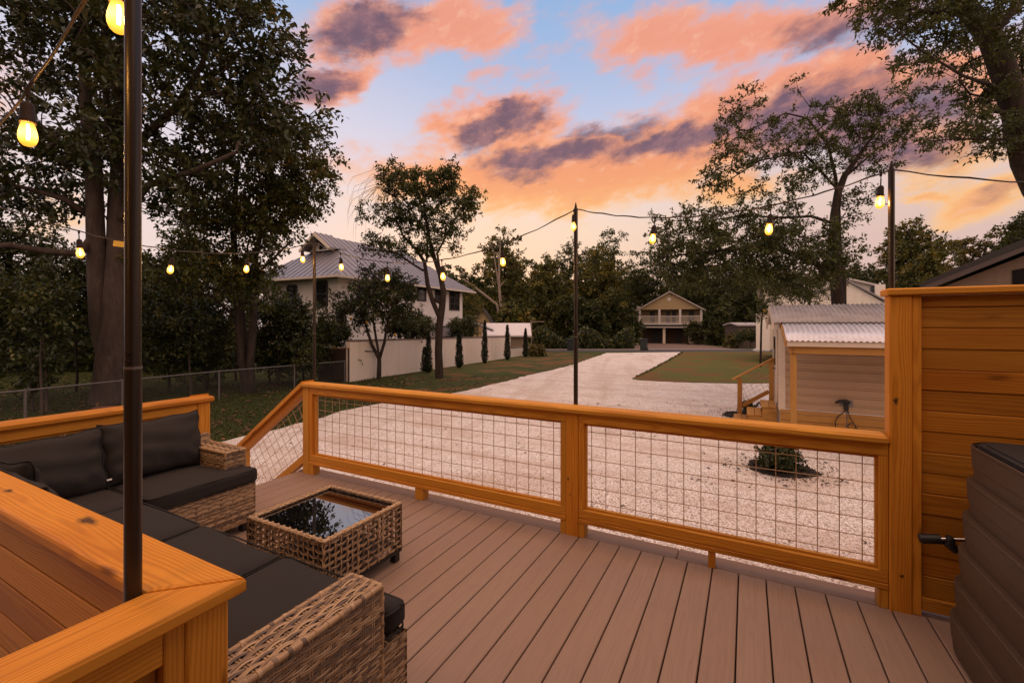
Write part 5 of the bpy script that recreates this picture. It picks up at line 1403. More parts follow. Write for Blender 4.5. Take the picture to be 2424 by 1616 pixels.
# the big magnolia behind the chain link fence: two stems from one butt
dm = 12.2
b0 = Gd(262, dm)
MAG = [[((b0.x, b0.y, b0.z - .1), .52), ((b0.x, b0.y, b0.z + .25), .43)] + TP((266, 880, dm, .40), (272, 800, dm, .37), (280, 700, dm, .33), (284, 600, dm + .1, .30), (284, 480, dm + .2, .27), (292, 330, dm + .2, .22), (288, 180, dm + .1, .18), (305, 40, dm, .14), (312, -160, dm, .08)),
       TP((258, 850, dm, .26), (238, 760, dm - .1, .24), (231, 660, dm - .15, .22), (226, 540, dm - .2, .20), (222, 400, dm - .3, .18), (205, 250, dm - .4, .14), (196, 90, dm - .5, .10), (190, -120, dm - .5, .06)),
       TP((288, 420, dm, .12), (258, 300, dm - .5, .10), (250, 190, dm - .8, .08), (246, 60, dm - 1, .06)),
       TP((230, 545, dm, .10), (190, 600, dm - .6, .09), (110, 595, dm - 1, .08), (20, 580, dm - 1.5, .07), (-80, 590, dm - 2, .05)),
       TP((288, 400, dm, .12), (345, 320, dm - .4, .10), (420, 250, dm - .7, .08), (480, 150, dm - 1, .06), (500, 20, dm - 1, .04)),
       TP((285, 520, dm, .10), (350, 440, dm - .6, .08), (470, 400, dm - 1.0, .06), (560, 360, dm - 1.2, .04)),
       TP((222, 420, dm, .10), (140, 330, dm - .8, .08), (40, 260, dm - 1.2, .05)), TP((226, 520, dm, .09), (150, 470, dm - .6, .07), (40, 440, dm - 1, .05))]
tree('magnolia_tree', 'huge dark magnolia with a twin grey trunk filling the upper left', MAG,
     [B(120, 120, 12, 230, 200, 2.2), B(400, 90, 11.2, 230, 200, 2.0), B(590, 120, 11.4, 120, 175, 1.6), B(90, 395, 12.2, 170, 105, 2.2), B(330, 340, 11.6, 200, 120, 2.0), B(610, 260, 11.8, 130, 100, 1.5), B(715, 255, 11.8, 75, 38, .8), B(240, -130, 12, 420, 150, 2.6), B(30, 470, 11.5, 130, 50, 1.6), B(420, 450, 11.8, 130, 70, 1.4)],
     780, 46, .19, .080, L_MAG, BARK_G, .29, droop=.05, kids_r=.007, bias=.5)
# three-stemmed tree in front of the undergrowth
d3 = 14.2; b0 = Gd(584, d3)
TR3 = [[((b0.x, b0.y, b0.z - .1), .17), ((b0.x, b0.y, b0.z + .2), .14)] + TP((572, 850, d3, .13), (565, 740, d3, .115), (558, 640, d3, .10), (553, 560, d3, .09), (556, 470, d3, .07), (565, 380, d3, .05)),
       [((b0.x + .12, b0.y + .08, b0.z), .13)] + TP((592, 860, d3, .12), (600, 760, d3, .115), (599, 680, d3, .10), (606, 600, d3, .08), (625, 520, d3, .06), (650, 430, d3, .04)),
       [((b0.x + .08, b0.y + .15, b0.z), .09)] + TP((588, 880, d3 + .2, .08), (580, 790, d3 + .3, .07), (572, 700, d3 + .4, .06), (580, 600, d3 + .5, .045)),
       TP((556, 750, d3, .05), (500, 700, d3 - .4, .04), (440, 690, d3 - .8, .03)), TP((604, 690, d3, .05), (618, 640, d3 - .2, .04), (690, 570, d3 - .5, .03))]
tree('broadleaf_tree', 'three-stemmed broadleaf tree with autumn-tinged leaves right of the magnolia', TR3,
     [B(600, 400, 14, 150, 140, 2.0), B(700, 400, 14, 90, 115, 1.4), B(540, 530, 14, 140, 100, 1.8), B(640, 520, 14, 90, 75, 1.3), B(470, 640, 13.4, 130, 60, 1.5), B(570, 640, 13.8, 90, 48, 1.1), B(765, 400, 13.8, 38, 60, .6), B(625, 690, 13.4, 40, 30, .4), B(585, 300, 14, 120, 70, 1.6), B(700, 470, 14, 80, 40, .9)],
     700, 42, .130, .066, L_MIX, BARK, .26, droop=.2)
# the slender tree in front of the wall
dt = 18.4; b0 = Gd(1040, dt)
TR4 = [[((b0.x, b0.y, b0.z - .1), .24), ((b0.x, b0.y, b0.z + .2), .17)] + TP((1038, 830, dt, .155), (1040, 770, dt, .15), (1046, 730, dt, .14), (1050, 690, dt, .12), (1042, 650, dt, .10), (1028, 610, dt, .085), (1015, 560, dt, .07), (1005, 500, dt, .05), (1000, 440, dt, .03)),
       TP((1040, 750, dt, .10), (1025, 715, dt, .095), (1012, 672, dt, .09), (1005, 620, dt, .075), (985, 590, dt, .06), (955, 560, dt, .045), (930, 500, dt, .03)), TP((1022, 706, dt, .07), (1040, 715, dt, .07), (1048, 725, dt, .07)),
       TP((1010, 620, dt, .05), (1012, 560, dt, .04), (970, 490, dt, .03), (930, 440, dt, .02)), TP((1045, 660, dt, .05), (1035, 600, dt, .045), (1070, 530, dt, .03), (1100, 480, dt, .02)), TP((1000, 640, dt, .05), (940, 600, dt, .035), (880, 590, dt, .022))]
tree('slender_tree', 'slender leaning tree with an open crown before the white house', TR4,
     [B(1000, 455, 18.4, 60, 42, 1.2), B(940, 425, 18.4, 42, 34, .9), B(1085, 470, 18.4, 40, 36, .9), B(1045, 425, 18.4, 40, 30, .8), B(990, 520, 18.4, 70, 34, 1.0), B(925, 500, 18.4, 42, 30, .8), B(1075, 530, 18.4, 42, 26, .7), B(960, 590, 18.4, 70, 20, .7), B(895, 575, 18.2, 40, 24, .6), B(1040, 580, 18.2, 46, 20, .6), B(1066, 395, 18.4, 16, 18, .3), B(918, 392, 18.4, 24, 16, .3), B(1128, 462, 18.4, 20, 22, .3), B(1110, 500, 18.4, 30, 24, .4), B(870, 500, 18.2, 26, 22, .25)],
     430, 42, .12, .058, L_OAK, BARK, .20, droop=.25, kids_r=.006)
tw = MB()                                                        # bare hanging twigs on its left side
rr = random.Random(5)
for k in range(26):
    px, py = rr.uniform(835, 905), rr.uniform(415, 500); p = [tuple(W(940, 470, 18.4)), tuple(W(px, py, 18.4))]
    L = rr.uniform(30, 90); tw.tube([p[0], tuple(W((px + 940) / 2, min(py, 460) - 18, 18.4)), p[1], tuple(W(px - 12, py + L * .5, 18.4)), tuple(W(px - 14, py + L, 18.4))], [.012, .008, .006, .004, .002], 3, False)
tw.build('bare_twigs', BARK, [o for o in bpy.data.objects if o.name.startswith('slender_tree')][0])
# citrus
dc = 18.3; b0 = Gd(897, dc)
TRC = [[((b0.x, b0.y, b0.z - .1), .13), ((b0.x, b0.y, b0.z + .15), .10)] + TP((898, 850, dc, .085), (880, 815, dc, .06), (866, 770, dc, .045), (850, 720, dc, .03)), TP((898, 850, dc, .07), (910, 810, dc, .06), (916, 770, dc, .045), (930, 720, dc, .03)), TP((898, 845, dc, .05), (890, 800, dc, .05), (884, 760, dc, .04), (885, 700, dc, .03))]
ct = tree('citrus_tree', 'rounded citrus tree with a few orange fruits in front of the stucco wall', TRC,
     [B(880, 710, 18.3, 95, 62, 1.5), B(930, 690, 18.3, 55, 60, 1.2), B(840, 740, 18.3, 50, 40, 1.0), B(880, 655, 18.3, 55, 28, .9), B(960, 755, 18.2, 34, 18, .6), B(825, 700, 18.2, 18, 18, .2), B(838, 850, 18.1, 16, 45, .4)], 330, 34, .12, .058, L_CIT, BARK, .20, droop=.35)
for i, (px, py) in enumerate(((831, 753), (935, 792), (868, 763))):
    p = W(px, py, 17.2); MB().lathe([(.005, .05), (.03, .045), (.048, .02), (.05, 0), (.045, -.025), (.028, -.043), (.005, -.05)], 10, p).build('fruit', FRUIT, ct, True)
# oak behind the shed
do = 14.5; b0 = Gd(1985, do)
OAK = [[((b0.x, b0.y, b0.z), .24)] + TP((1985, 740, do, 0.1800), (1978, 660, do, 0.1620), (1972, 580, do, 0.1500), (1976, 510, do, 0.1320), (1984, 455, do, 0.1140), (2000, 415, do, 0.0900), (2022, 385, do, 0.0660), (2060, 330, do, 0.0420), (2090, 260, do, 0.0240)),
       TP((1995, 740, do + .3, 0.1080), (1995, 660, do + .3, 0.1020), (1985, 580, do + .2, 0.0900), (1984, 500, do + .2, 0.0720), (1978, 420, do + .3, 0.0540), (1960, 340, do + .2, 0.0360), (1910, 280, do, 0.0270), (1860, 268, do - .3, 0.0210), (1790, 300, do - .6, 0.0150), (1720, 340, do - .8, 0.0090)),
       TP((1975, 530, do, 0.0540), (1920, 512, do - .4, 0.0450), (1850, 515, do - .8, 0.0360), (1760, 510, do - 1.2, 0.0270), (1660, 525, do - 1.6, 0.0180), (1560, 520, do - 2.0, 0.0108)),
       TP((1978, 625, do, 0.0720), (1940, 628, do - .5, 0.0660), (1890, 610, do - .9, 0.0540), (1820, 583, do - 1.3, 0.0420), (1740, 592, do - 1.7, 0.0330), (1660, 620, do - 2, 0.0210)),
       TP((1984, 450, do, 0.0420), (1900, 360, do - .3, 0.0300), (1800, 380, do - .8, 0.0210), (1720, 430, do - 1, 0.0120)), TP((2000, 420, do, 0.0360), (2080, 350, do + .3, 0.0240), (2160, 300, do + .4, 0.0120))]
oak = tree('oak_tree', 'arching oak rising behind the shed roof with a wide thin crown', OAK,
     [B(1760, 290, do - .6, 70, 45, .8), B(1720, 380, do - .9, 55, 70, .9), B(1690, 440, do - 1, 40, 40, .7), B(1860, 350, do - .3, 110, 80, 1.2), B(1930, 380, do, 70, 70, 1.0), B(2080, 270, do + .2, 110, 60, 1.1), B(2020, 310, do, 90, 70, 1.0), B(2140, 330, do + .3, 55, 50, .8), B(1960, 270, do, 60, 30, .7), B(2060, 400, do, 70, 40, .7), B(1730, 255, do - .8, 24, 24, .3), B(1780, 225, do - .5, 24, 22, .3), B(1895, 195, do - .4, 16, 22, .2), B(1840, 460, do - .6, 90, 45, 1.0), B(2030, 480, do, 50, 40, .6),
      B(1620, 520, do - 1.8, 80, 30, .9), B(1740, 510, do - 1.4, 100, 30, 1.0), B(1860, 530, do - .9, 80, 30, .9)],
     640, 34, .098, .044, L_OAK, BARK, .15, droop=.1, kids_r=.0042, bias=.5)
tree('oak_tree', 'low dark oak limb with drooping leaves spreading over the far porch house', [[(tuple(W(1966, 660, do - .2)), .10)] + TP((1930, 622, do - .7, .09), (1850, 590, do - 1.2, .07), (1740, 590, do - 1.7, .05), (1640, 600, do - 2.1, .03), (1560, 610, do - 2.4, .02))],
     [B(1620, 580, 12.6, 95, 55, 1.1), B(1740, 580, 12.8, 110, 60, 1.2), B(1860, 590, 13.2, 100, 60, 1.2), B(1700, 650, 12.6, 130, 38, 1.1), B(1850, 665, 13, 100, 38, 1.1), B(1610, 655, 12.4, 50, 30, .7), B(1960, 600, 13.6, 60, 70, 1.0), B(1880, 700, 13.4, 60, 20, .5)],
     480, 42, .105, .048, L_OAK, BARK, .18, droop=.3, kids_r=.005, group=None)
# near live oak in the top right corner
dn = 7.2; b0 = Gd(2700, dn)
NO = [[((b0.x, b0.y, b0.z), .42)] + TP((2640, 700, dn, .34), (2560, 560, dn, .30), (2470, 440, dn, .25), (2432, 380, dn, .20), (2410, 280, dn, .18), (2380, 180, dn, .165), (2345, 90, dn, .15), (2290, 20, dn, .13), (2240, -30, dn, .11), (2150, -120, dn, .08)),
      TP((2345, 90, dn, .07), (2400, 20, dn, .06), (2440, -60, dn, .05)), TP((2395, 235, dn, .05), (2340, 200, dn - .4, .03), (2280, 180, dn - .7, .02), (2180, 120, dn - .9, .012), (2080, 40, dn - 1, .008)), TP((2400, 270, dn, .035), (2345, 262, dn - .3, .03), (2330, 210, dn - .4, .02)), TP((2415, 330, dn, .03), (2340, 330, dn - .3, .02), (2250, 330, dn - .5, .01)), TP((2290, 20, dn, .05), (2200, 30, dn - .4, .03), (2110, 10, dn - .8, .015))]
tree('live_oak_tree', 'near live oak with a thick slanting trunk in the upper right corner', NO,
     [B(2220, 60, 6.9, 110, 60, .7), B(2130, 40, 6.6, 80, 40, .5), B(2280, 140, 6.9, 70, 70, .6), B(2360, 60, 7.4, 60, 90, .7), B(2410, 160, 7.6, 40, 90, .6), B(2240, 300, 6.8, 55, 40, .5), B(2330, 310, 7.0, 70, 45, .6), B(2300, 230, 7.0, 45, 30, .4), B(2080, 10, 6.4, 60, 26, .4), B(2160, 150, 6.5, 60, 26, .4), B(2390, 330, 7.3, 40, 50, .5), B(2200, -60, 7, 220, 60, .9), B(2400, 60, 6.6, 34, 80, .4), B(2415, 230, 6.6, 24, 60, .3)],
     430, 40, .072, .029, L_OAK, BARK, .12, droop=.2, kids_r=.0035, bias=.5)
# ------------------------------------------------------------------ tree line and undergrowth
def far_tree(label, px, top, bot, half, d, leaf, n=150, per=50, L=.36, bark=BARK, name='tree', lumps=7, group='trees of the wood beyond the road', seed=1):
    r_ = random.Random(seed); b0 = Gd(px, d); bl = []
    H = bot - top
    for k in range(lumps):
        f = (k + .5) / lumps; y = top + H * (.16 + .68 * f); ww = half * (.50 + .5 * math.sin(PI * min(1, .25 + f * .75)))
        bl.append(B(px + r_.uniform(-.45, .45) * half, y + r_.uniform(-.05, .05) * H, d + r_.uniform(-1.5, 1.5), ww * r_.uniform(.45, .8), H * r_.uniform(.10, .2), None))
    bl.append(B(px, top + H * .5, d, half * .8, H * .46))
    tr = [[((b0.x, b0.y, b0.z - .2), .012 * H * d / FPX + .1)] + TP((px + r_.uniform(-4, 4), bot - H * .1, d, .22), (px + r_.uniform(-8, 8), top + H * .5, d, .14), (px + r_.uniform(-8, 8), top + H * .2, d, .06))]
    return tree(name, label, tr, bl, n, per, L, L * .62, leaf, bark, .018 * H * d / FPX + .28, group=group, kids_r=.02, droop=.2, bias=.42)
FT = [('broad_tree', 'round-topped tree just right of the white house roof', 1190, 530, 830, 62, 62, L_FAR, 1),
      ('broad_tree', 'dark low tree filling the gap behind the white house eave', 1105, 620, 820, 75, 70, L_FARG, 2),
      ('broad_tree', 'dark tree behind the dead pale trunk', 1230, 590, 830, 70, 78, L_FARG, 3),
      ('vine_covered_tree', 'vine-hung yellowing tree left of the middle light pole', 1300, 590, 830, 70, 58, L_FAR, 4),
      ('broad_tree', 'tall tree rising behind the middle light pole', 1345, 550, 830, 80, 80, L_FARG, 5),
      ('broad_tree', 'golden-tinted tree right of the middle light pole', 1420, 572, 830, 75, 62, L_FAR, 6),
      ('broad_tree', 'tall dark tree with a gappy top left of the porch house', 1455, 535, 830, 75, 84, L_FARG, 7),
      ('broad_tree', 'big dark tree directly behind the porch house gable', 1560, 560, 830, 95, 84, L_FARG, 8),
      ('broad_tree', 'broad tree right behind the porch house', 1660, 575, 830, 90, 80, L_FARG, 9),
      ('broad_tree', 'dark tree between the porch house and the far shed', 1740, 590, 830, 80, 72, L_FARG, 10),
      ('broad_tree', 'shadowed tree left of the white board house', 1800, 610, 830, 60, 66, L_FARG, 11),
      ('vine_covered_tree', 'low brown vine-covered tree beside the clothes post', 1215, 715, 830, 48, 50, L_FAR, 12),
      ('broad_tree', 'short bushy tree left of the wheeled bins', 1380, 690, 832, 70, 54, L_FARG, 13),
      ('broad_tree', 'short thick tree at the left corner of the porch house', 1480, 700, 832, 48, 60, L_FARG, 14),
      ('broad_tree', 'small tree with two thin stems right of the porch house', 1700, 720, 832, 36, 60, L_FARG, 15)]
for nm, lb, px, top, bot, half, d, lf, sd in FT:
    far_tree(lb, px, top, bot, half, d, lf, name=nm, seed=sd, n=240 if half > 50 else 130)
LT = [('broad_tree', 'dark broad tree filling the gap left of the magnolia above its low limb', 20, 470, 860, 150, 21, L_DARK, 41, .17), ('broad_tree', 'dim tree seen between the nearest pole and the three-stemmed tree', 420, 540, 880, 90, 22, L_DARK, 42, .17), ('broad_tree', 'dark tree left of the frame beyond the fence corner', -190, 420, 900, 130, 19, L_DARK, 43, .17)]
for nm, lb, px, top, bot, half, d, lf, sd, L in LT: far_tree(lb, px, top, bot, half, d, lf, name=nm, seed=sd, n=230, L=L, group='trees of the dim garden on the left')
RT = [('spreading_tree', 'layered spreading tree above the neighbour roof', 2160, 512, 720, 72, 40, L_FAR, 21, .26), ('pale_tree', 'yellowish tree at the right edge over the dark roof', 2330, 535, 720, 110, 46, L_PALE, 22, .30),
      ('broad_tree', 'low green tree behind the privacy wall pole', 2050, 615, 740, 90, 60, L_FARG, 23, .32), ('pale_tree', 'thin brownish tree just right of the privacy wall pole', 2185, 590, 740, 60, 36, L_FAR, 24, .22), ('broad_tree', 'dark green tree cut off by the right edge', 2430, 500, 720, 50, 38, L_FARG, 25, .26)]
for nm, lb, px, top, bot, half, d, lf, sd, L in RT: far_tree(lb, px, top, bot, half, d, lf, name=nm, seed=sd, n=190, L=L, group='trees behind the privacy wall')
# the dead pale tree
dd_ = 52; b0 = Gd(1196, dd_); dt_ = thing('dead_tree', b0, 'dead pale tree with a broken limb in front of the dark wood', 'tree')
mb = MB(); mb.tube([tuple(W(px, py, dd_)) for px, py in ((1195, 800), (1190, 750), (1183, 700), (1181, 660), (1182, 620), (1185, 560))], [.24, .21, .17, .14, .11, .06], 8)
mb.tube([tuple(W(px, py, dd_)) for px, py in ((1184, 760), (1176, 720), (1150, 700), (1118, 675), (1095, 660))], [.15, .15, .14, .12, .07], 7); mb.tube([tuple(W(px, py, dd_)) for px, py in ((1182, 690), (1178, 660), (1172, 620), (1168, 590))], [.1, .1, .08, .03], 6); mb.tube([tuple(W(px, py, dd_)) for px, py in ((1183, 680), (1190, 670), (1195, 664))], [.08, .07, .03], 6)
mb.build('trunk', BARK_P, dt_, True, False)
# cypresses along the wall
def cypress(px, py, top, w_, label, seed, twin=None):
    p = G(px, py); d = depth(p); h = (py - top) / FPX * d; r_ = w_ / FPX * d
    t = thing('columnar_cypress', p, label, 'cypress', 'young cypresses along the stucco wall')
    MB().tube([p - Vector((0, 0, .05)), p + Vector((0, 0, h * .9))], [.03, .008], 6).build('trunk', BARK, t, True)
    n = 2600; z = rng.random(n) ** 1.15; rad = r_ * np.clip(np.minimum(z * 7 + .35, 1), 0, 1) * (1 - z) ** .55 * (.82 + .10 * np.sin(z * 23 + seed) + .16 * rng.normal(size=n).clip(-1, 1.6)); a = rng.random(n) * 2 * PI; q = rng.random(n) ** .4
    c = np.stack([p.x + np.cos(a) * rad * q, p.y + np.sin(a) * rad * q, p.z + .04 + z * h], 1)
    if twin is not None:
        m = rng.random(n) < .35; c[m, 0] += RX * twin * r_; c[m, 1] += RY * twin * r_; c[m, 2] = p.z + .05 + (c[m, 2] - p.z) * .62
    dr = np.stack([np.cos(a) * .5, np.sin(a) * .5, np.ones(n)], 1) + unit(n) * .45
    leaf_obj('crown', c, dr, unit(n), rng.uniform(.06, .13, n), rng.uniform(.02, .04, n), rng.random(n), L_CYP, t)
cypress(1014, 884, 793, 11, 'double-pointed cypress left of the slender tree trunk', 1, -.8)
cypress(1087, 872.5, 783, 11, 'cypress just right of the slender tree trunk, leaning a little', 2)
cypress(1147.5, 861.5, 762, 9, 'tallest thin cypress, third along the stucco wall', 3)
cypress(1201, 852.5, 772, 9, 'cypress before the tin roof shed where the wall steps down', 4)
cypress(1244, 846, 780, 8, 'farthest cypress at the low end of the stucco wall', 5)
# undergrowth and shrubs
def bush(label, px, py, rx, rz, d, leaf, n=70, per=50, L=.11, spread=.2, name='shrub', cat='shrub', group=None, lumps=4, seed=1, lift=0.0):
    r_ = random.Random(seed); b0 = Gd(px, d); bl = [B(px + r_.uniform(-.5, .5) * rx, py + r_.uniform(-.5, .4) * rz, d + r_.uniform(-.4, .4), rx * r_.uniform(.4, .7), rz * r_.uniform(.4, .7)) for _ in range(lumps)] + [B(px, py + rz * .15, d, rx * .85, rz * .85)]
    tr = [[((b0.x, b0.y, b0.z - .05), .05), ((b0.x + r_.uniform(-.1, .1), b0.y, b0.z + .4), .04), (tuple(W(px + r_.uniform(-5, 5), py, d)), .02)]]
    return tree(name, label, tr, bl, n, per, L, L * .5, leaf, BARK, spread, cat=cat, group=group, kids_r=.004, bias=.4)
GU = 'undergrowth behind the chain link fence'
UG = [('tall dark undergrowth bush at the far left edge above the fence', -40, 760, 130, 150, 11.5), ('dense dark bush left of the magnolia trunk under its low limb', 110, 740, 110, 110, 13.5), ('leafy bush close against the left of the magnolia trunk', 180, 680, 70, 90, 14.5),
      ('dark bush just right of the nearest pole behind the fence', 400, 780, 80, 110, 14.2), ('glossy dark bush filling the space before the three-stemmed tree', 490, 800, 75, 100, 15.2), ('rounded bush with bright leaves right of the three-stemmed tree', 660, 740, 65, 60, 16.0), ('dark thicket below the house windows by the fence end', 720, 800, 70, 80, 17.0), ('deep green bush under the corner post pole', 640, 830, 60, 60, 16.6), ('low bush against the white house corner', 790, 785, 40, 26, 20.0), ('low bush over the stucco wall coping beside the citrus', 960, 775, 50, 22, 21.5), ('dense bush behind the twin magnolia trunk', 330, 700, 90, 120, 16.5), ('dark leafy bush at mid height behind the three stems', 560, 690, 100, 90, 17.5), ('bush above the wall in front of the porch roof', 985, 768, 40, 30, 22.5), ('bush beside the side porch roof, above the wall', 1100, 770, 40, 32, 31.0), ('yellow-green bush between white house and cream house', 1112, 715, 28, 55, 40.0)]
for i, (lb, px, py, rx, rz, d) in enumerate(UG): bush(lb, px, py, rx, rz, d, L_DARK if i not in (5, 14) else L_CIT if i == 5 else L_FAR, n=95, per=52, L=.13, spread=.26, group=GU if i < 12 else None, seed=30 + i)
SP = [(101, 1004, 730, 10.6), (112, 1000, 690, 10.9), (80, 995, 850, 10.9), (453, 940, 760, 13.6), (712, 915, 820, 15.6)]
for i, (px, py, top, d) in enumerate(SP):
    lb = ('thin sapling left of the magnolia with a forked stem', 'taller bare sapling beside the forked one', 'short slanting stem at the far left behind the fence', 'straight thin sapling right of the nearest pole', 'crooked small tree leaning before the board fence')[i]
    b0 = Gd(px, d); e = 22 if i == 4 else 6
    tr = [[((b0.x, b0.y, b0.z - .05), .035 if i != 4 else .06)] + TP((px - 3, (py + top) / 2 + 40, d, .028 if i != 4 else .05), (px - e, (py + top) / 2 - 20, d, .022), (px + 3, top, d, .01))]
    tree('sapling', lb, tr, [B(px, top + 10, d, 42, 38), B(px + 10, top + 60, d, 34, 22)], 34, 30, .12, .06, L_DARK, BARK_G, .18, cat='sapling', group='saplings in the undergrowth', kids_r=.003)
# far wood behind the left garden: one mass
n = 26000; c = np.empty((n, 3)); a = rng.uniform(-420, 800, n); d = rng.uniform(21, 30, n); hz = rng.random(n) ** .9
topz = 4.2 + 1.2 * np.sin(a * .021) + .8 * np.sin(a * .053 + 2)
x = (a - 1212) / FPX * d; c[:, 0] = VX * d + RX * x; c[:, 1] = VY * d + RY * x; c[:, 2] = -.9 + hz * topz
keep = ~((a > 600) & (d > 19)); c = c[keep]; n = len(c)
o = leaf_obj('far_woods', c, unit(n) + np.array([0, 0, -.2]), unit(n) + np.array([0, 0, .6]), rng.uniform(.22, .42, n), rng.uniform(.14, .26, n), rng.random(n) ** 1.3, L_DARK)
tag(o, 'dim wooded garden far behind the left fence', 'woods', kind='stuff')
n = 42000; c = np.empty((n, 3)); a = rng.uniform(1040, 2500, n); d = rng.uniform(88, 110, n); hz = rng.random(n) ** .8
topz = 12.5 + 1.8 * np.sin(a * .031) + 1.5 * np.sin(a * .083 + 2) - np.clip((a - 1850) / 300, 0, 1) * 3.5; x = (a - 1212) / FPX * d
c[:, 0] = VX * d + RX * x; c[:, 1] = VY * d + RY * x; c[:, 2] = -2 + hz * topz
o = leaf_obj('far_woods', c, unit(n), unit(n) + np.array([0, 0, .5]), rng.uniform(.6, 1.1, n), rng.uniform(.4, .75, n), rng.random(n) ** 1.2, L_FARG); tag(o, 'continuous dark wood closing the far end of the lane', 'woods', kind='stuff')
n = 9000; c = np.empty((n, 3)); a = rng.uniform(1260, 1500, n); d = rng.uniform(47, 52, n); hz = rng.random(n); x = (a - 1212) / FPX * d
c[:, 0] = VX * d + RX * x; c[:, 1] = VY * d + RY * x; c[:, 2] = -1.1 + hz * (1.6 + .7 * np.sin(a * .06))
o = leaf_obj('hedge_undergrowth', c, unit(n), unit(n), rng.uniform(.2, .4, n), rng.uniform(.12, .25, n), rng.random(n) ** 1.5, L_DARK); tag(o, 'dark low undergrowth along the far side of the road', 'undergrowth', kind='stuff')
# planted shrubs with mulch beds
def mulch(px, py, rx_px, label, seed):
    p = G(px, py); d = depth(p); r0 = rx_px / FPX * d; r_ = random.Random(seed); mb = MB(); N = 40; vs = [(p.x, p.y, p.z + .075)]; fs = []
    for j, (f, h) in enumerate(((.5, .062), (.85, .04), (1.0, .012), (1.02, -.03))):
        for k in range(N):
            a = 2 * PI * k / N; w_ = 1 + .05 * math.sin(3 * a + seed) + .05 * math.sin(5 * a + 2) + r_.uniform(-.05, .05); vs.append((p.x + math.cos(a) * r0 * f * w_, p.y + math.sin(a) * r0 * f * w_ * .95, p.z + h + (r_.uniform(-.012, .012) if j < 2 else 0)))
    for k in range(N): fs.append((0, 1 + k, 1 + (k + 1) % N))
    for j in range(3):
        for k in range(N): a = 1 + j * N; fs.append((a + k, a + N + k, a + N + (k + 1) % N, a + (k + 1) % N))
    mb.add(vs, fs); t = tag(mb.build('mulch_bed', MULCH), label, 'mulch bed')
    n = 900; aa = rng.random(n) * 2 * PI; q = np.where(rng.random(n) < .25, rng.uniform(1.0, 1.7, n), rng.random(n) ** .5); c = np.stack([p.x + np.cos(aa) * r0 * q, p.y + np.sin(aa) * r0 * q * .95, p.z + np.where(q < 1, .055 - .05 * q ** 3, .03) + rng.random(n) * .02], 1)
    dr = unit(n); dr[:, 2] *= .35
    leaf_obj('bark_chips', c, dr, unit(n) + np.array([0, 0, 1.2]), rng.uniform(.02, .06, n), rng.uniform(.01, .025, n), np.where(rng.random(n) < .06, rng.random(n), 0) * .8, CHIP, t)
    return p
CHIP = leaf_mat('bark_chip', [(0, [.016, .011, .009]), (.5, [.06, .03, .02]), (1, [.16, .07, .04])], .9, 0)
p = mulch(1850, 1113, 76, 'round dark mulch bed under the shrub beyond the railing', 1)
bush('young leafy shrub in the mulch bed beyond the right railing panel', 1846, 1075, 54, 54, depth(p), L_CIT, 130, 48, .05, .06, seed=51)
p = mulch(1765, 985, 52, 'mulch bed half hidden behind the shed steps', 2)
bush('small shrub behind the shed handrail', 1772, 962, 24, 16, depth(p), L_CIT, 40, 34, .045, .05, seed=52)
FB = [('dark shrub at the right foot of the porch house', 1655, 795, 40, 28, 62), ('leafy shrub beside the porch house lattice', 1645, 775, 26, 18, 63), ('yellow-green shrub near the far red stones', 1733, 808, 18, 16, 50), ('round dark shrub before the glazed shed', 1775, 795, 28, 16, 47), ('thin multi-stemmed shrub right of the porch house', 1690, 780, 20, 34, 58), ('small bright shrub at the end of the stucco wall', 1270, 832, 10, 6, 34)]
for i, (lb, px, py, rx, rz, d) in enumerate(FB): bush(lb, px, py, rx, rz, d, L_FARG if i not in (2, 5) else L_PALE, 40, 40, .26, .3, seed=60 + i)
tree('small_tree', 'leafy small tree in front of the white board house', [[(tuple(Gd(1915, 20)), .07)] + TP((1916, 720, 20, .055), (1918, 690, 20, .04), (1915, 640, 20, .02))], [B(1910, 670, 20, 70, 38, 1.0), B(1850, 690, 20, 50, 26, .8), B(1950, 695, 20, 24, 20, .3)], 130, 34, .10, .05, L_OAK, BARK, .22)
tree('small_tree', 'small tree against the left porch of the white board house', [[(tuple(Gd(1800, 24)), .06)] + TP((1802, 770, 24, .05), (1806, 730, 24, .03))], [B(1800, 738, 24, 26, 18, .5), B(1822, 715, 24, 24, 20, .5)], 50, 30, .11, .055, L_OAK, BARK, .2)
# ------------------------------------------------------------------ grass blades, fallen leaves, bits on the gravel
def inpoly(P, poly):
    x, y = P[:, 0], P[:, 1]; ins = np.zeros(len(P), bool); n = len(poly)
    for i in range(n):
        x0, y0 = poly[i][:2]; x1, y1 = poly[i - 1][:2]
        if abs(y1 - y0) < 1e-9: continue
        ins ^= ((y0 > y) != (y1 > y)) & (x < (x1 - x0) * (y - y0) / (y1 - y0) + x0)
    return ins
def scatter(n, d0, d1, px0, px1, power=1.0):
    d = d0 + (d1 - d0) * rng.random(n) ** power; px = rng.uniform(px0, px1, n); x = (px - 1212) / FPX * d
    return np.stack([VX * d + RX * x, VY * d + RY * x], 1)
def onz(P, up=0): return np.column_stack([P, -.5 - SL * (VX * P[:, 0] + VY * P[:, 1]) + up])
P = scatter(150000, 4.2, 20, -150, 1240, 1.5); P = P[~inpoly(P, gravel_poly)]; P = P[~((P[:, 0] > -4.1) & (P[:, 1] < 3.2))]; n = len(P)
dr = unit(n) * .6; dr[:, 2] = np.abs(dr[:, 2]) + .8
o = leaf_obj('grass', onz(P), dr, unit(n), rng.uniform(.03, .07, n), rng.uniform(.006, .012, n), rng.random(n), L_BLADE); tag(o, 'short mown grass of the shaded left lawn', 'grass', kind='stuff')
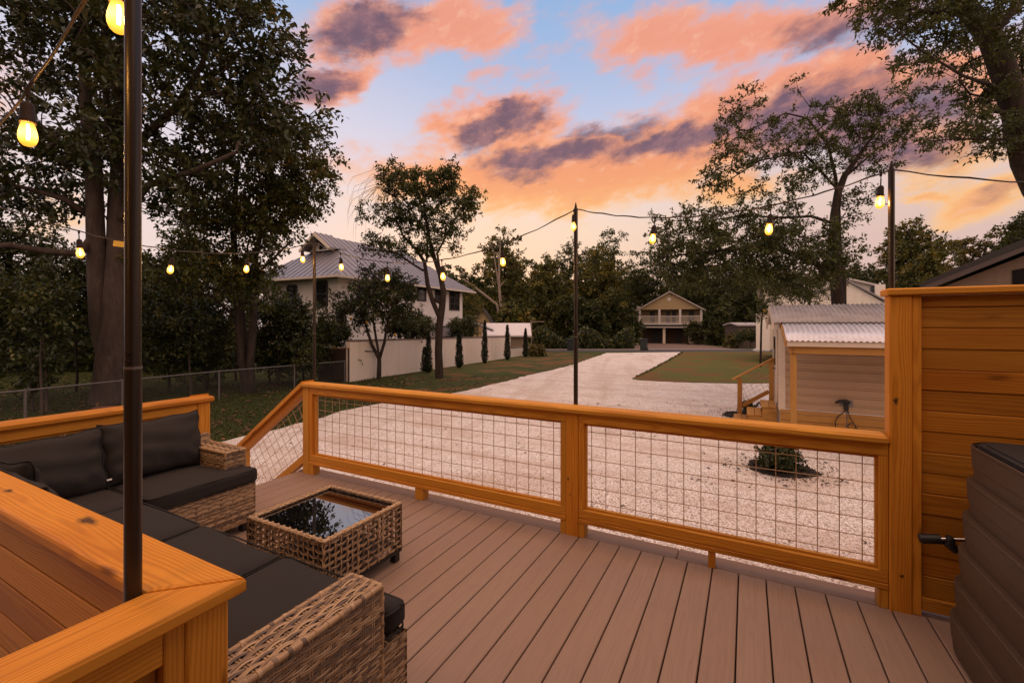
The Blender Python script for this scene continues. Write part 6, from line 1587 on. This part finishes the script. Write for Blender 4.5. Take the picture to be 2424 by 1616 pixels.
ed = np.array(sod_r[:60]); k = rng.integers(0, len(ed) - 1, 6000); P = ed[k] + (ed[np.minimum(k + 1, len(ed) - 1)] - ed[k]) * rng.random((6000, 1)) + rng.normal(size=(6000, 2)) * .08; P = P[inpoly(P, sod_r)]; n = len(P); dr = unit(n) * .6; dr[:, 2] = np.abs(dr[:, 2]) + .8
o = leaf_obj('grass', onz(P, .03), dr, unit(n), rng.uniform(.03, .07, n), rng.uniform(.012, .02, n), .5 + .5 * rng.random(n), L_BLADE); tag(o, 'ragged grass edge of the new lawn beside the gravel', 'grass', kind='stuff')
P = scatter(5200, 4.4, 19, -150, 1240, 1.1); P = P[~inpoly(P, gravel_poly)]; P = P[~((P[:, 0] > -4.1) & (P[:, 1] < 3.2))]; n = len(P); w_ = rng.random(n) < .35
dr = unit(n); dr[:, 2] *= .25
o = leaf_obj('fallen_leaves', onz(P, .045), dr, unit(n) * .5 + np.array([0, 0, 1]), rng.uniform(.05, .14, n), rng.uniform(.03, .07, n), rng.random(n), L_DEAD, fold=.3); tag(o, 'brown fallen leaves strewn on the left lawn', 'leaves', kind='stuff')
P = np.vstack([scatter(5600, 3.3, 16, 380, 2500, 1.4), scatter(1900, 8.2, 12.5, 1330, 1760, 1.0), scatter(500, 5.6, 7.4, 1640, 1990, 1.0)]); P = P[inpoly(P, gravel_poly)]; P = P[P[:, 1] > 3.25]; n = len(P); dr = unit(n); dr[:, 2] *= .12
sz = np.where(rng.random(n) < .03, rng.uniform(.04, .10, n), rng.uniform(.008, .026, n))
o = leaf_obj('leaf_litter', onz(P, .026), dr, unit(n) * .3 + np.array([0, 0, 1]), sz, sz * rng.uniform(.2, .6, n), rng.random(n) * .6, L_DEAD, fold=.2); tag(o, 'dark bits of leaf and bark scattered over the white gravel', 'litter', kind='stuff')
# loose pebbles of the nearest gravel
n = 26000; P = scatter(n, 3.2, 6.2, 420, 2424, 1.3); P = P[P[:, 1] > 3.2]; P = P[inpoly(P, gravel_poly)]; n = len(P); c = onz(P, .020)
tv = np.array([[0, 0, 1], [.94, 0, -.33], [-.47, .82, -.33], [-.47, -.82, -.33]]); s_ = rng.uniform(.006, .013, n)
an = rng.random(n) * 2 * PI; ca, sa = np.cos(an), np.sin(an)
oct_ = np.array([[1, 0, 0], [0, 1, 0], [-1, 0, 0], [0, -1, 0], [.1, .1, .75], [0, 0, -.5]]); V = np.empty((n, 6, 3), np.float32)
for i, q_ in enumerate(oct_):
    j = 1 + .35 * rng.normal(size=n).clip(-1, 1); X = q_[0] * j; Y = q_[1] * j * .75
    V[:, i, 0] = c[:, 0] + s_ * (X * ca - Y * sa); V[:, i, 1] = c[:, 1] + s_ * (X * sa + Y * ca); V[:, i, 2] = c[:, 2] + s_ * q_[2] * j
F_ = np.array([[0, 1, 4], [1, 2, 4], [2, 3, 4], [3, 0, 4], [1, 0, 5], [2, 1, 5], [3, 2, 5], [0, 3, 5]]); FF = (np.arange(n)[:, None, None] * 6 + F_[None]).reshape(-1).astype(np.int32)
me = bpy.data.meshes.new('pebbles'); me.vertices.add(6 * n); me.vertices.foreach_set('co', V.ravel()); me.loops.add(len(FF)); me.loops.foreach_set('vertex_index', FF); me.polygons.add(len(FF) // 3); me.polygons.foreach_set('loop_start', np.arange(0, len(FF), 3, dtype=np.int32))
a_ = me.attributes.new('rnd', 'FLOAT', 'POINT'); a_.data.foreach_set('value', np.repeat(rng.random(n), 6).astype(np.float32)); me.update(calc_edges=True)
me.materials.append(leaf_mat('loose_pebble', [(0, [.36, .26, .20]), (.25, [.64, .52, .44]), (.7, [.82, .74, .67]), (1, [.9, .85, .8])], .8, 0)); tag(link('gravel_pebbles', me), 'loose white pebbles of the drive just beyond the railing', 'gravel', kind='stuff')
# ------------------------------------------------------------------ sky, sun, camera
wd = bpy.data.worlds.new('World'); S.world = wd; wd.use_nodes = True
nt = wd.node_tree; nt.nodes.clear(); b = NB(nt)
gv = b.n('ShaderNodeTexCoord').outputs['Generated']
dirv = b.vm('NORMALIZE', gv)
dv = b.vm('DOT_PRODUCT', dirv, (VX, VY, 0)); dr_ = b.vm('DOT_PRODUCT', dirv, (RX, RY, 0)); zz = b.n('ShaderNodeSeparateXYZ', {0: dirv}).outputs[2]
az = b.m('ARCTAN2', dr_, dv); el = b.m('ARCSINE', zz)
def AE(px, py):
    k = (px - 1212) / FPX; return math.atan(k), math.atan((768 - py) / FPX / math.sqrt(1 + k * k))
# clear sky gradient by elevation (radians)
elg = b.m('DIVIDE', el, PI / 2, clamp=True)
grad = b.ramp(elg, [(0, [.84, .54, .38]), (.06, [.88, .60, .44]), (.13, [.89, .67, .55]), (.175, [.83, .68, .66]), (.215, [.70, .63, .73]), (.26, [.55, .59, .78]), (.32, [.42, .52, .76]), (.42, [.26, .44, .73]), (1, [.30, .42, .66])])
left = b.sm(b.m('MULTIPLY', az, -1.0), -.05, .5)                     # the sunset side is paler
lowm = b.m('SUBTRACT', 1.0, b.sm(el, .36, .66))
grad = b.mix(b.m('MULTIPLY', b.m('MULTIPLY', left, lowm), .55), grad, (.82, .72, .78))
right = b.m('MULTIPLY', b.sm(az, .15, .6), b.m('SUBTRACT', 1.0, b.sm(el, .12, .40))); grad = b.mix(b.m('MULTIPLY', right, .75), grad, (.66, .46, .44))
ga = AE(1100, 610); gl_ = b.m('EXPONENT', b.m('MULTIPLY', b.m('ADD', b.m('POWER', b.m('DIVIDE', b.m('SUBTRACT', az, ga[0]), .36), 2.0), b.m('POWER', b.m('DIVIDE', b.m('SUBTRACT', el, ga[1]), .13), 2.0)), -1.0))
grad = b.mix(b.m('MULTIPLY', gl_, .5), grad, (1.0, .70, .47))
# cloud field in (azimuth, elevation), bent by noise
cv = b.n('ShaderNodeCombineXYZ', {0: az, 1: el, 2: 0.0}).outputs[0]
rot = b.n('ShaderNodeMapping', {'Vector': cv, 'Rotation': (0, 0, R(-13)), 'Scale': (1, 1, 1)}).outputs[0]
w1 = b.n('ShaderNodeTexNoise', {'Vector': b.scale(rot, (3.2, 6.0, 1)), 'Scale': 1.3, 'Detail': 6, 'Roughness': .62}).outputs['Color']
ws = b.n('ShaderNodeSeparateColor', {0: w1})
wx = b.m('ADD', az, b.m('MULTIPLY', b.m('SUBTRACT', ws.outputs[0], .5), .24)); wy = b.m('ADD', el, b.m('MULTIPLY', b.m('SUBTRACT', ws.outputs[1], .5), .15))
wx = b.m('ADD', wx, b.m('MULTIPLY', b.m('SUBTRACT', b.noise(b.scale(rot, (16, 30, 2)), 1.0, 5, .6), .5), .036)); wy = b.m('ADD', wy, b.m('MULTIPLY', b.m('SUBTRACT', b.noise(b.scale(rot, (15, 32, 7)), 1.1, 5, .6), .5), .036))
fb = b.noise(b.scale(rot, (4.2, 9.5, 1)), 1.6, 9, .62, .3)
fine = b.noise(b.scale(rot, (12, 22, 1)), 1.6, 8, .62, .25)
def blob(x0, y0, x1, y1, hw):
    """elongated soft patch from pixel (x0,y0) to (x1,y1) with half width hw"""
    a0, e0 = AE(x0, y0); a1, e1 = AE(x1, y1); cx, cy = (a0 + a1) / 2, (e0 + e1) / 2; L = math.hypot(a1 - a0, e1 - e0) / 2 + hw / FPX; t = math.atan2(e1 - e0, a1 - a0); h = hw / FPX * .85
    c, s_ = math.cos(t), math.sin(t); dx = b.m('SUBTRACT', wx, cx); dy = b.m('SUBTRACT', wy, cy)
    u = b.m('ADD', b.m('MULTIPLY', dx, c / L), b.m('MULTIPLY', dy, s_ / L)); v = b.m('ADD', b.m('MULTIPLY', dx, -s_ / h), b.m('MULTIPLY', dy, c / h))
    return b.m('EXPONENT', b.m('MULTIPLY', b.m('ADD', b.m('POWER', b.m('ABSOLUTE', u), 2.6), b.m('MULTIPLY', v, v)), -1.0))
def total(L, amps=None):
    t = None
    for q in L:
        g_ = blob(*q[:5]); 
        if len(q) > 5: g_ = b.m('MULTIPLY', g_, q[5])
        t = g_ if t is None else b.m('MAXIMUM', t, g_)
    return t
cloud = total([(960, 415, 1780, 320, 110, 1.35), (1040, 320, 1330, 255, 62), (1250, 430, 1750, 400, 56, .62), (1680, 280, 2260, 230, 112, 1.2), (740, 85, 960, 60, 70), (900, 85, 1190, 45, 74, 1.15), (690, 205, 860, 165, 46), (1420, 75, 2150, 35, 74, 1.05), (1950, 190, 2080, 170, 62), (2260, 470, 2424, 430, 52, .9), (2150, 455, 2220, 452, 20, .8), (1220, 160, 1440, 80, 40, .55), (1100, 205, 1330, 170, 32, .5), (1640, 440, 1860, 420, 60, .8), (40, 520, 190, 505, 34, .6), (2000, 350, 2300, 350, 60), (860, 345, 1010, 320, 26, .35), (-700, 300, -200, 200, 120), (2900, 300, 3600, 200, 120)])
dens = b.m('ADD', cloud, b.m('MULTIPLY', b.m('SUBTRACT', fb, .5), 1.25)); dens = b.m('ADD', dens, b.m('MULTIPLY', b.m('SUBTRACT', fine, .5), .5))
alpha = b.m('MULTIPLY', b.sm(dens, .22, .86), b.sm(cloud, .05, .34))
dark = total([(1080, 325, 1270, 268, 36), (1130, 385, 1500, 320, 42), (1330, 300, 1560, 272, 30, .9), (1460, 345, 1790, 275, 40), (1750, 300, 2180, 250, 72), (1850, 360, 2240, 340, 70), (760, 85, 950, 55, 58), (640, 215, 800, 178, 46), (1880, 100, 2200, 50, 62, .8), (1160, 410, 1330, 385, 34, .7), (2160, 230, 2330, 290, 60, .9), (2330, 440, 2420, 430, 30, .55)])
dk = b.m('ADD', dark, b.m('MULTIPLY', b.m('SUBTRACT', b.noise(b.scale(rot, (5, 14, 3)), 1.8, 7, .60, .3), .5), 1.0)); dk = b.m('ADD', dk, b.m('MULTIPLY', b.m('SUBTRACT', fine, .5), -.6))
dkm = b.m('MULTIPLY', b.sm(dk, .22, .95), .96)
warm = b.ramp(b.m('DIVIDE', el, .62, clamp=True), [(0, [1.0, .62, .30]), (.38, [1.0, .55, .21]), (.54, [.96, .41, .19]), (.75, [.90, .37, .25]), (1, [.88, .41, .31])])
thick = b.sm(dens, .45, 1.15)
warm = b.mix(b.m('MULTIPLY', thick, .5), warm, (.80, .27, .16))
rim = b.m('MULTIPLY', b.sm(fine, .52, .72), .35); warm = b.mix(rim, warm, (1.0, .66, .46))
purple = b.mix(b.sm(fine, .38, .66), (.150, .095, .150), (.30, .155, .19))
ccol = b.mix(dkm, warm, purple)
sky = b.mix(alpha, grad, ccol)
# overhead and behind: unseen sky brightened pink-white to light deck, gravel and walls
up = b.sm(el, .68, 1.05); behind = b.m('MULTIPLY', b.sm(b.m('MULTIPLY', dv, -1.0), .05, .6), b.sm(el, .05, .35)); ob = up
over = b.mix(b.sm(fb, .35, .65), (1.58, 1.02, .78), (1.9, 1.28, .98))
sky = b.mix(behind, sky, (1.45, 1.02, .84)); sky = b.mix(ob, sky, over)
sky = b.mix(b.sm(b.m('MULTIPLY', el, -1.0), .0, .05), sky, (.10, .075, .055))
SUN_AZ = AE(1050, 760)[0]; SUN_EL = R(2.5)
sd = Vector((VX * math.cos(SUN_AZ) + RX * math.sin(SUN_AZ), VY * math.cos(SUN_AZ) + RY * math.sin(SUN_AZ), 0)); 
nis = b.n('ShaderNodeTexSky', sky_type='NISHITA'); nis.sun_disc = False; nis.sun_elevation = SUN_EL; nis.sun_rotation = math.atan2(sd.x, sd.y); nis.air_density = 1.4; nis.dust_density = 2.5
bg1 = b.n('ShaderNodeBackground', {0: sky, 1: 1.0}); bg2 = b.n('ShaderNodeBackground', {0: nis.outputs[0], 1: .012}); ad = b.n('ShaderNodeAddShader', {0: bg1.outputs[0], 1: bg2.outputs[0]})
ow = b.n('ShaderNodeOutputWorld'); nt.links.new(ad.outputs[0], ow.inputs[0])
wd.cycles.sampling_method = 'MANUAL'; wd.cycles.sample_map_resolution = 512
sl = bpy.data.lights.new('sun', 'SUN'); sl.energy = .5; sl.color = (1.0, .55, .28); sl.angle = R(12)
so = bpy.data.objects.new('sun', sl); COL.objects.link(so); v = Vector((sd.x * math.cos(SUN_EL), sd.y * math.cos(SUN_EL), math.sin(SUN_EL))); so.rotation_euler = v.to_track_quat('Z', 'Y').to_euler(); so.location = (0, 0, 30)
cam = bpy.data.cameras.new('camera'); co = bpy.data.objects.new('camera', cam); COL.objects.link(co); S.camera = co
co.location = (0, 0, EYE); co.rotation_euler = (PI / 2, 0, ANG)
cam.sensor_fit = 'HORIZONTAL'; cam.sensor_width = 36; cam.lens = 36 * FPX / 2424; cam.shift_y = -40 / 2424; cam.clip_start = .02; cam.clip_end = 2000
S.view_settings.view_transform = 'Standard'; S.view_settings.look = 'None'; S.view_settings.exposure = 0; S.view_settings.gamma = 1
S.cycles.use_denoising = True; S.cycles.max_bounces = 6; S.cycles.transparent_max_bounces = 8; S.cycles.diffuse_bounces = 3; S.cycles.glossy_bounces = 3; S.cycles.sample_clamp_indirect = 4; S.cycles.caustics_reflective = False; S.cycles.caustics_refractive = False
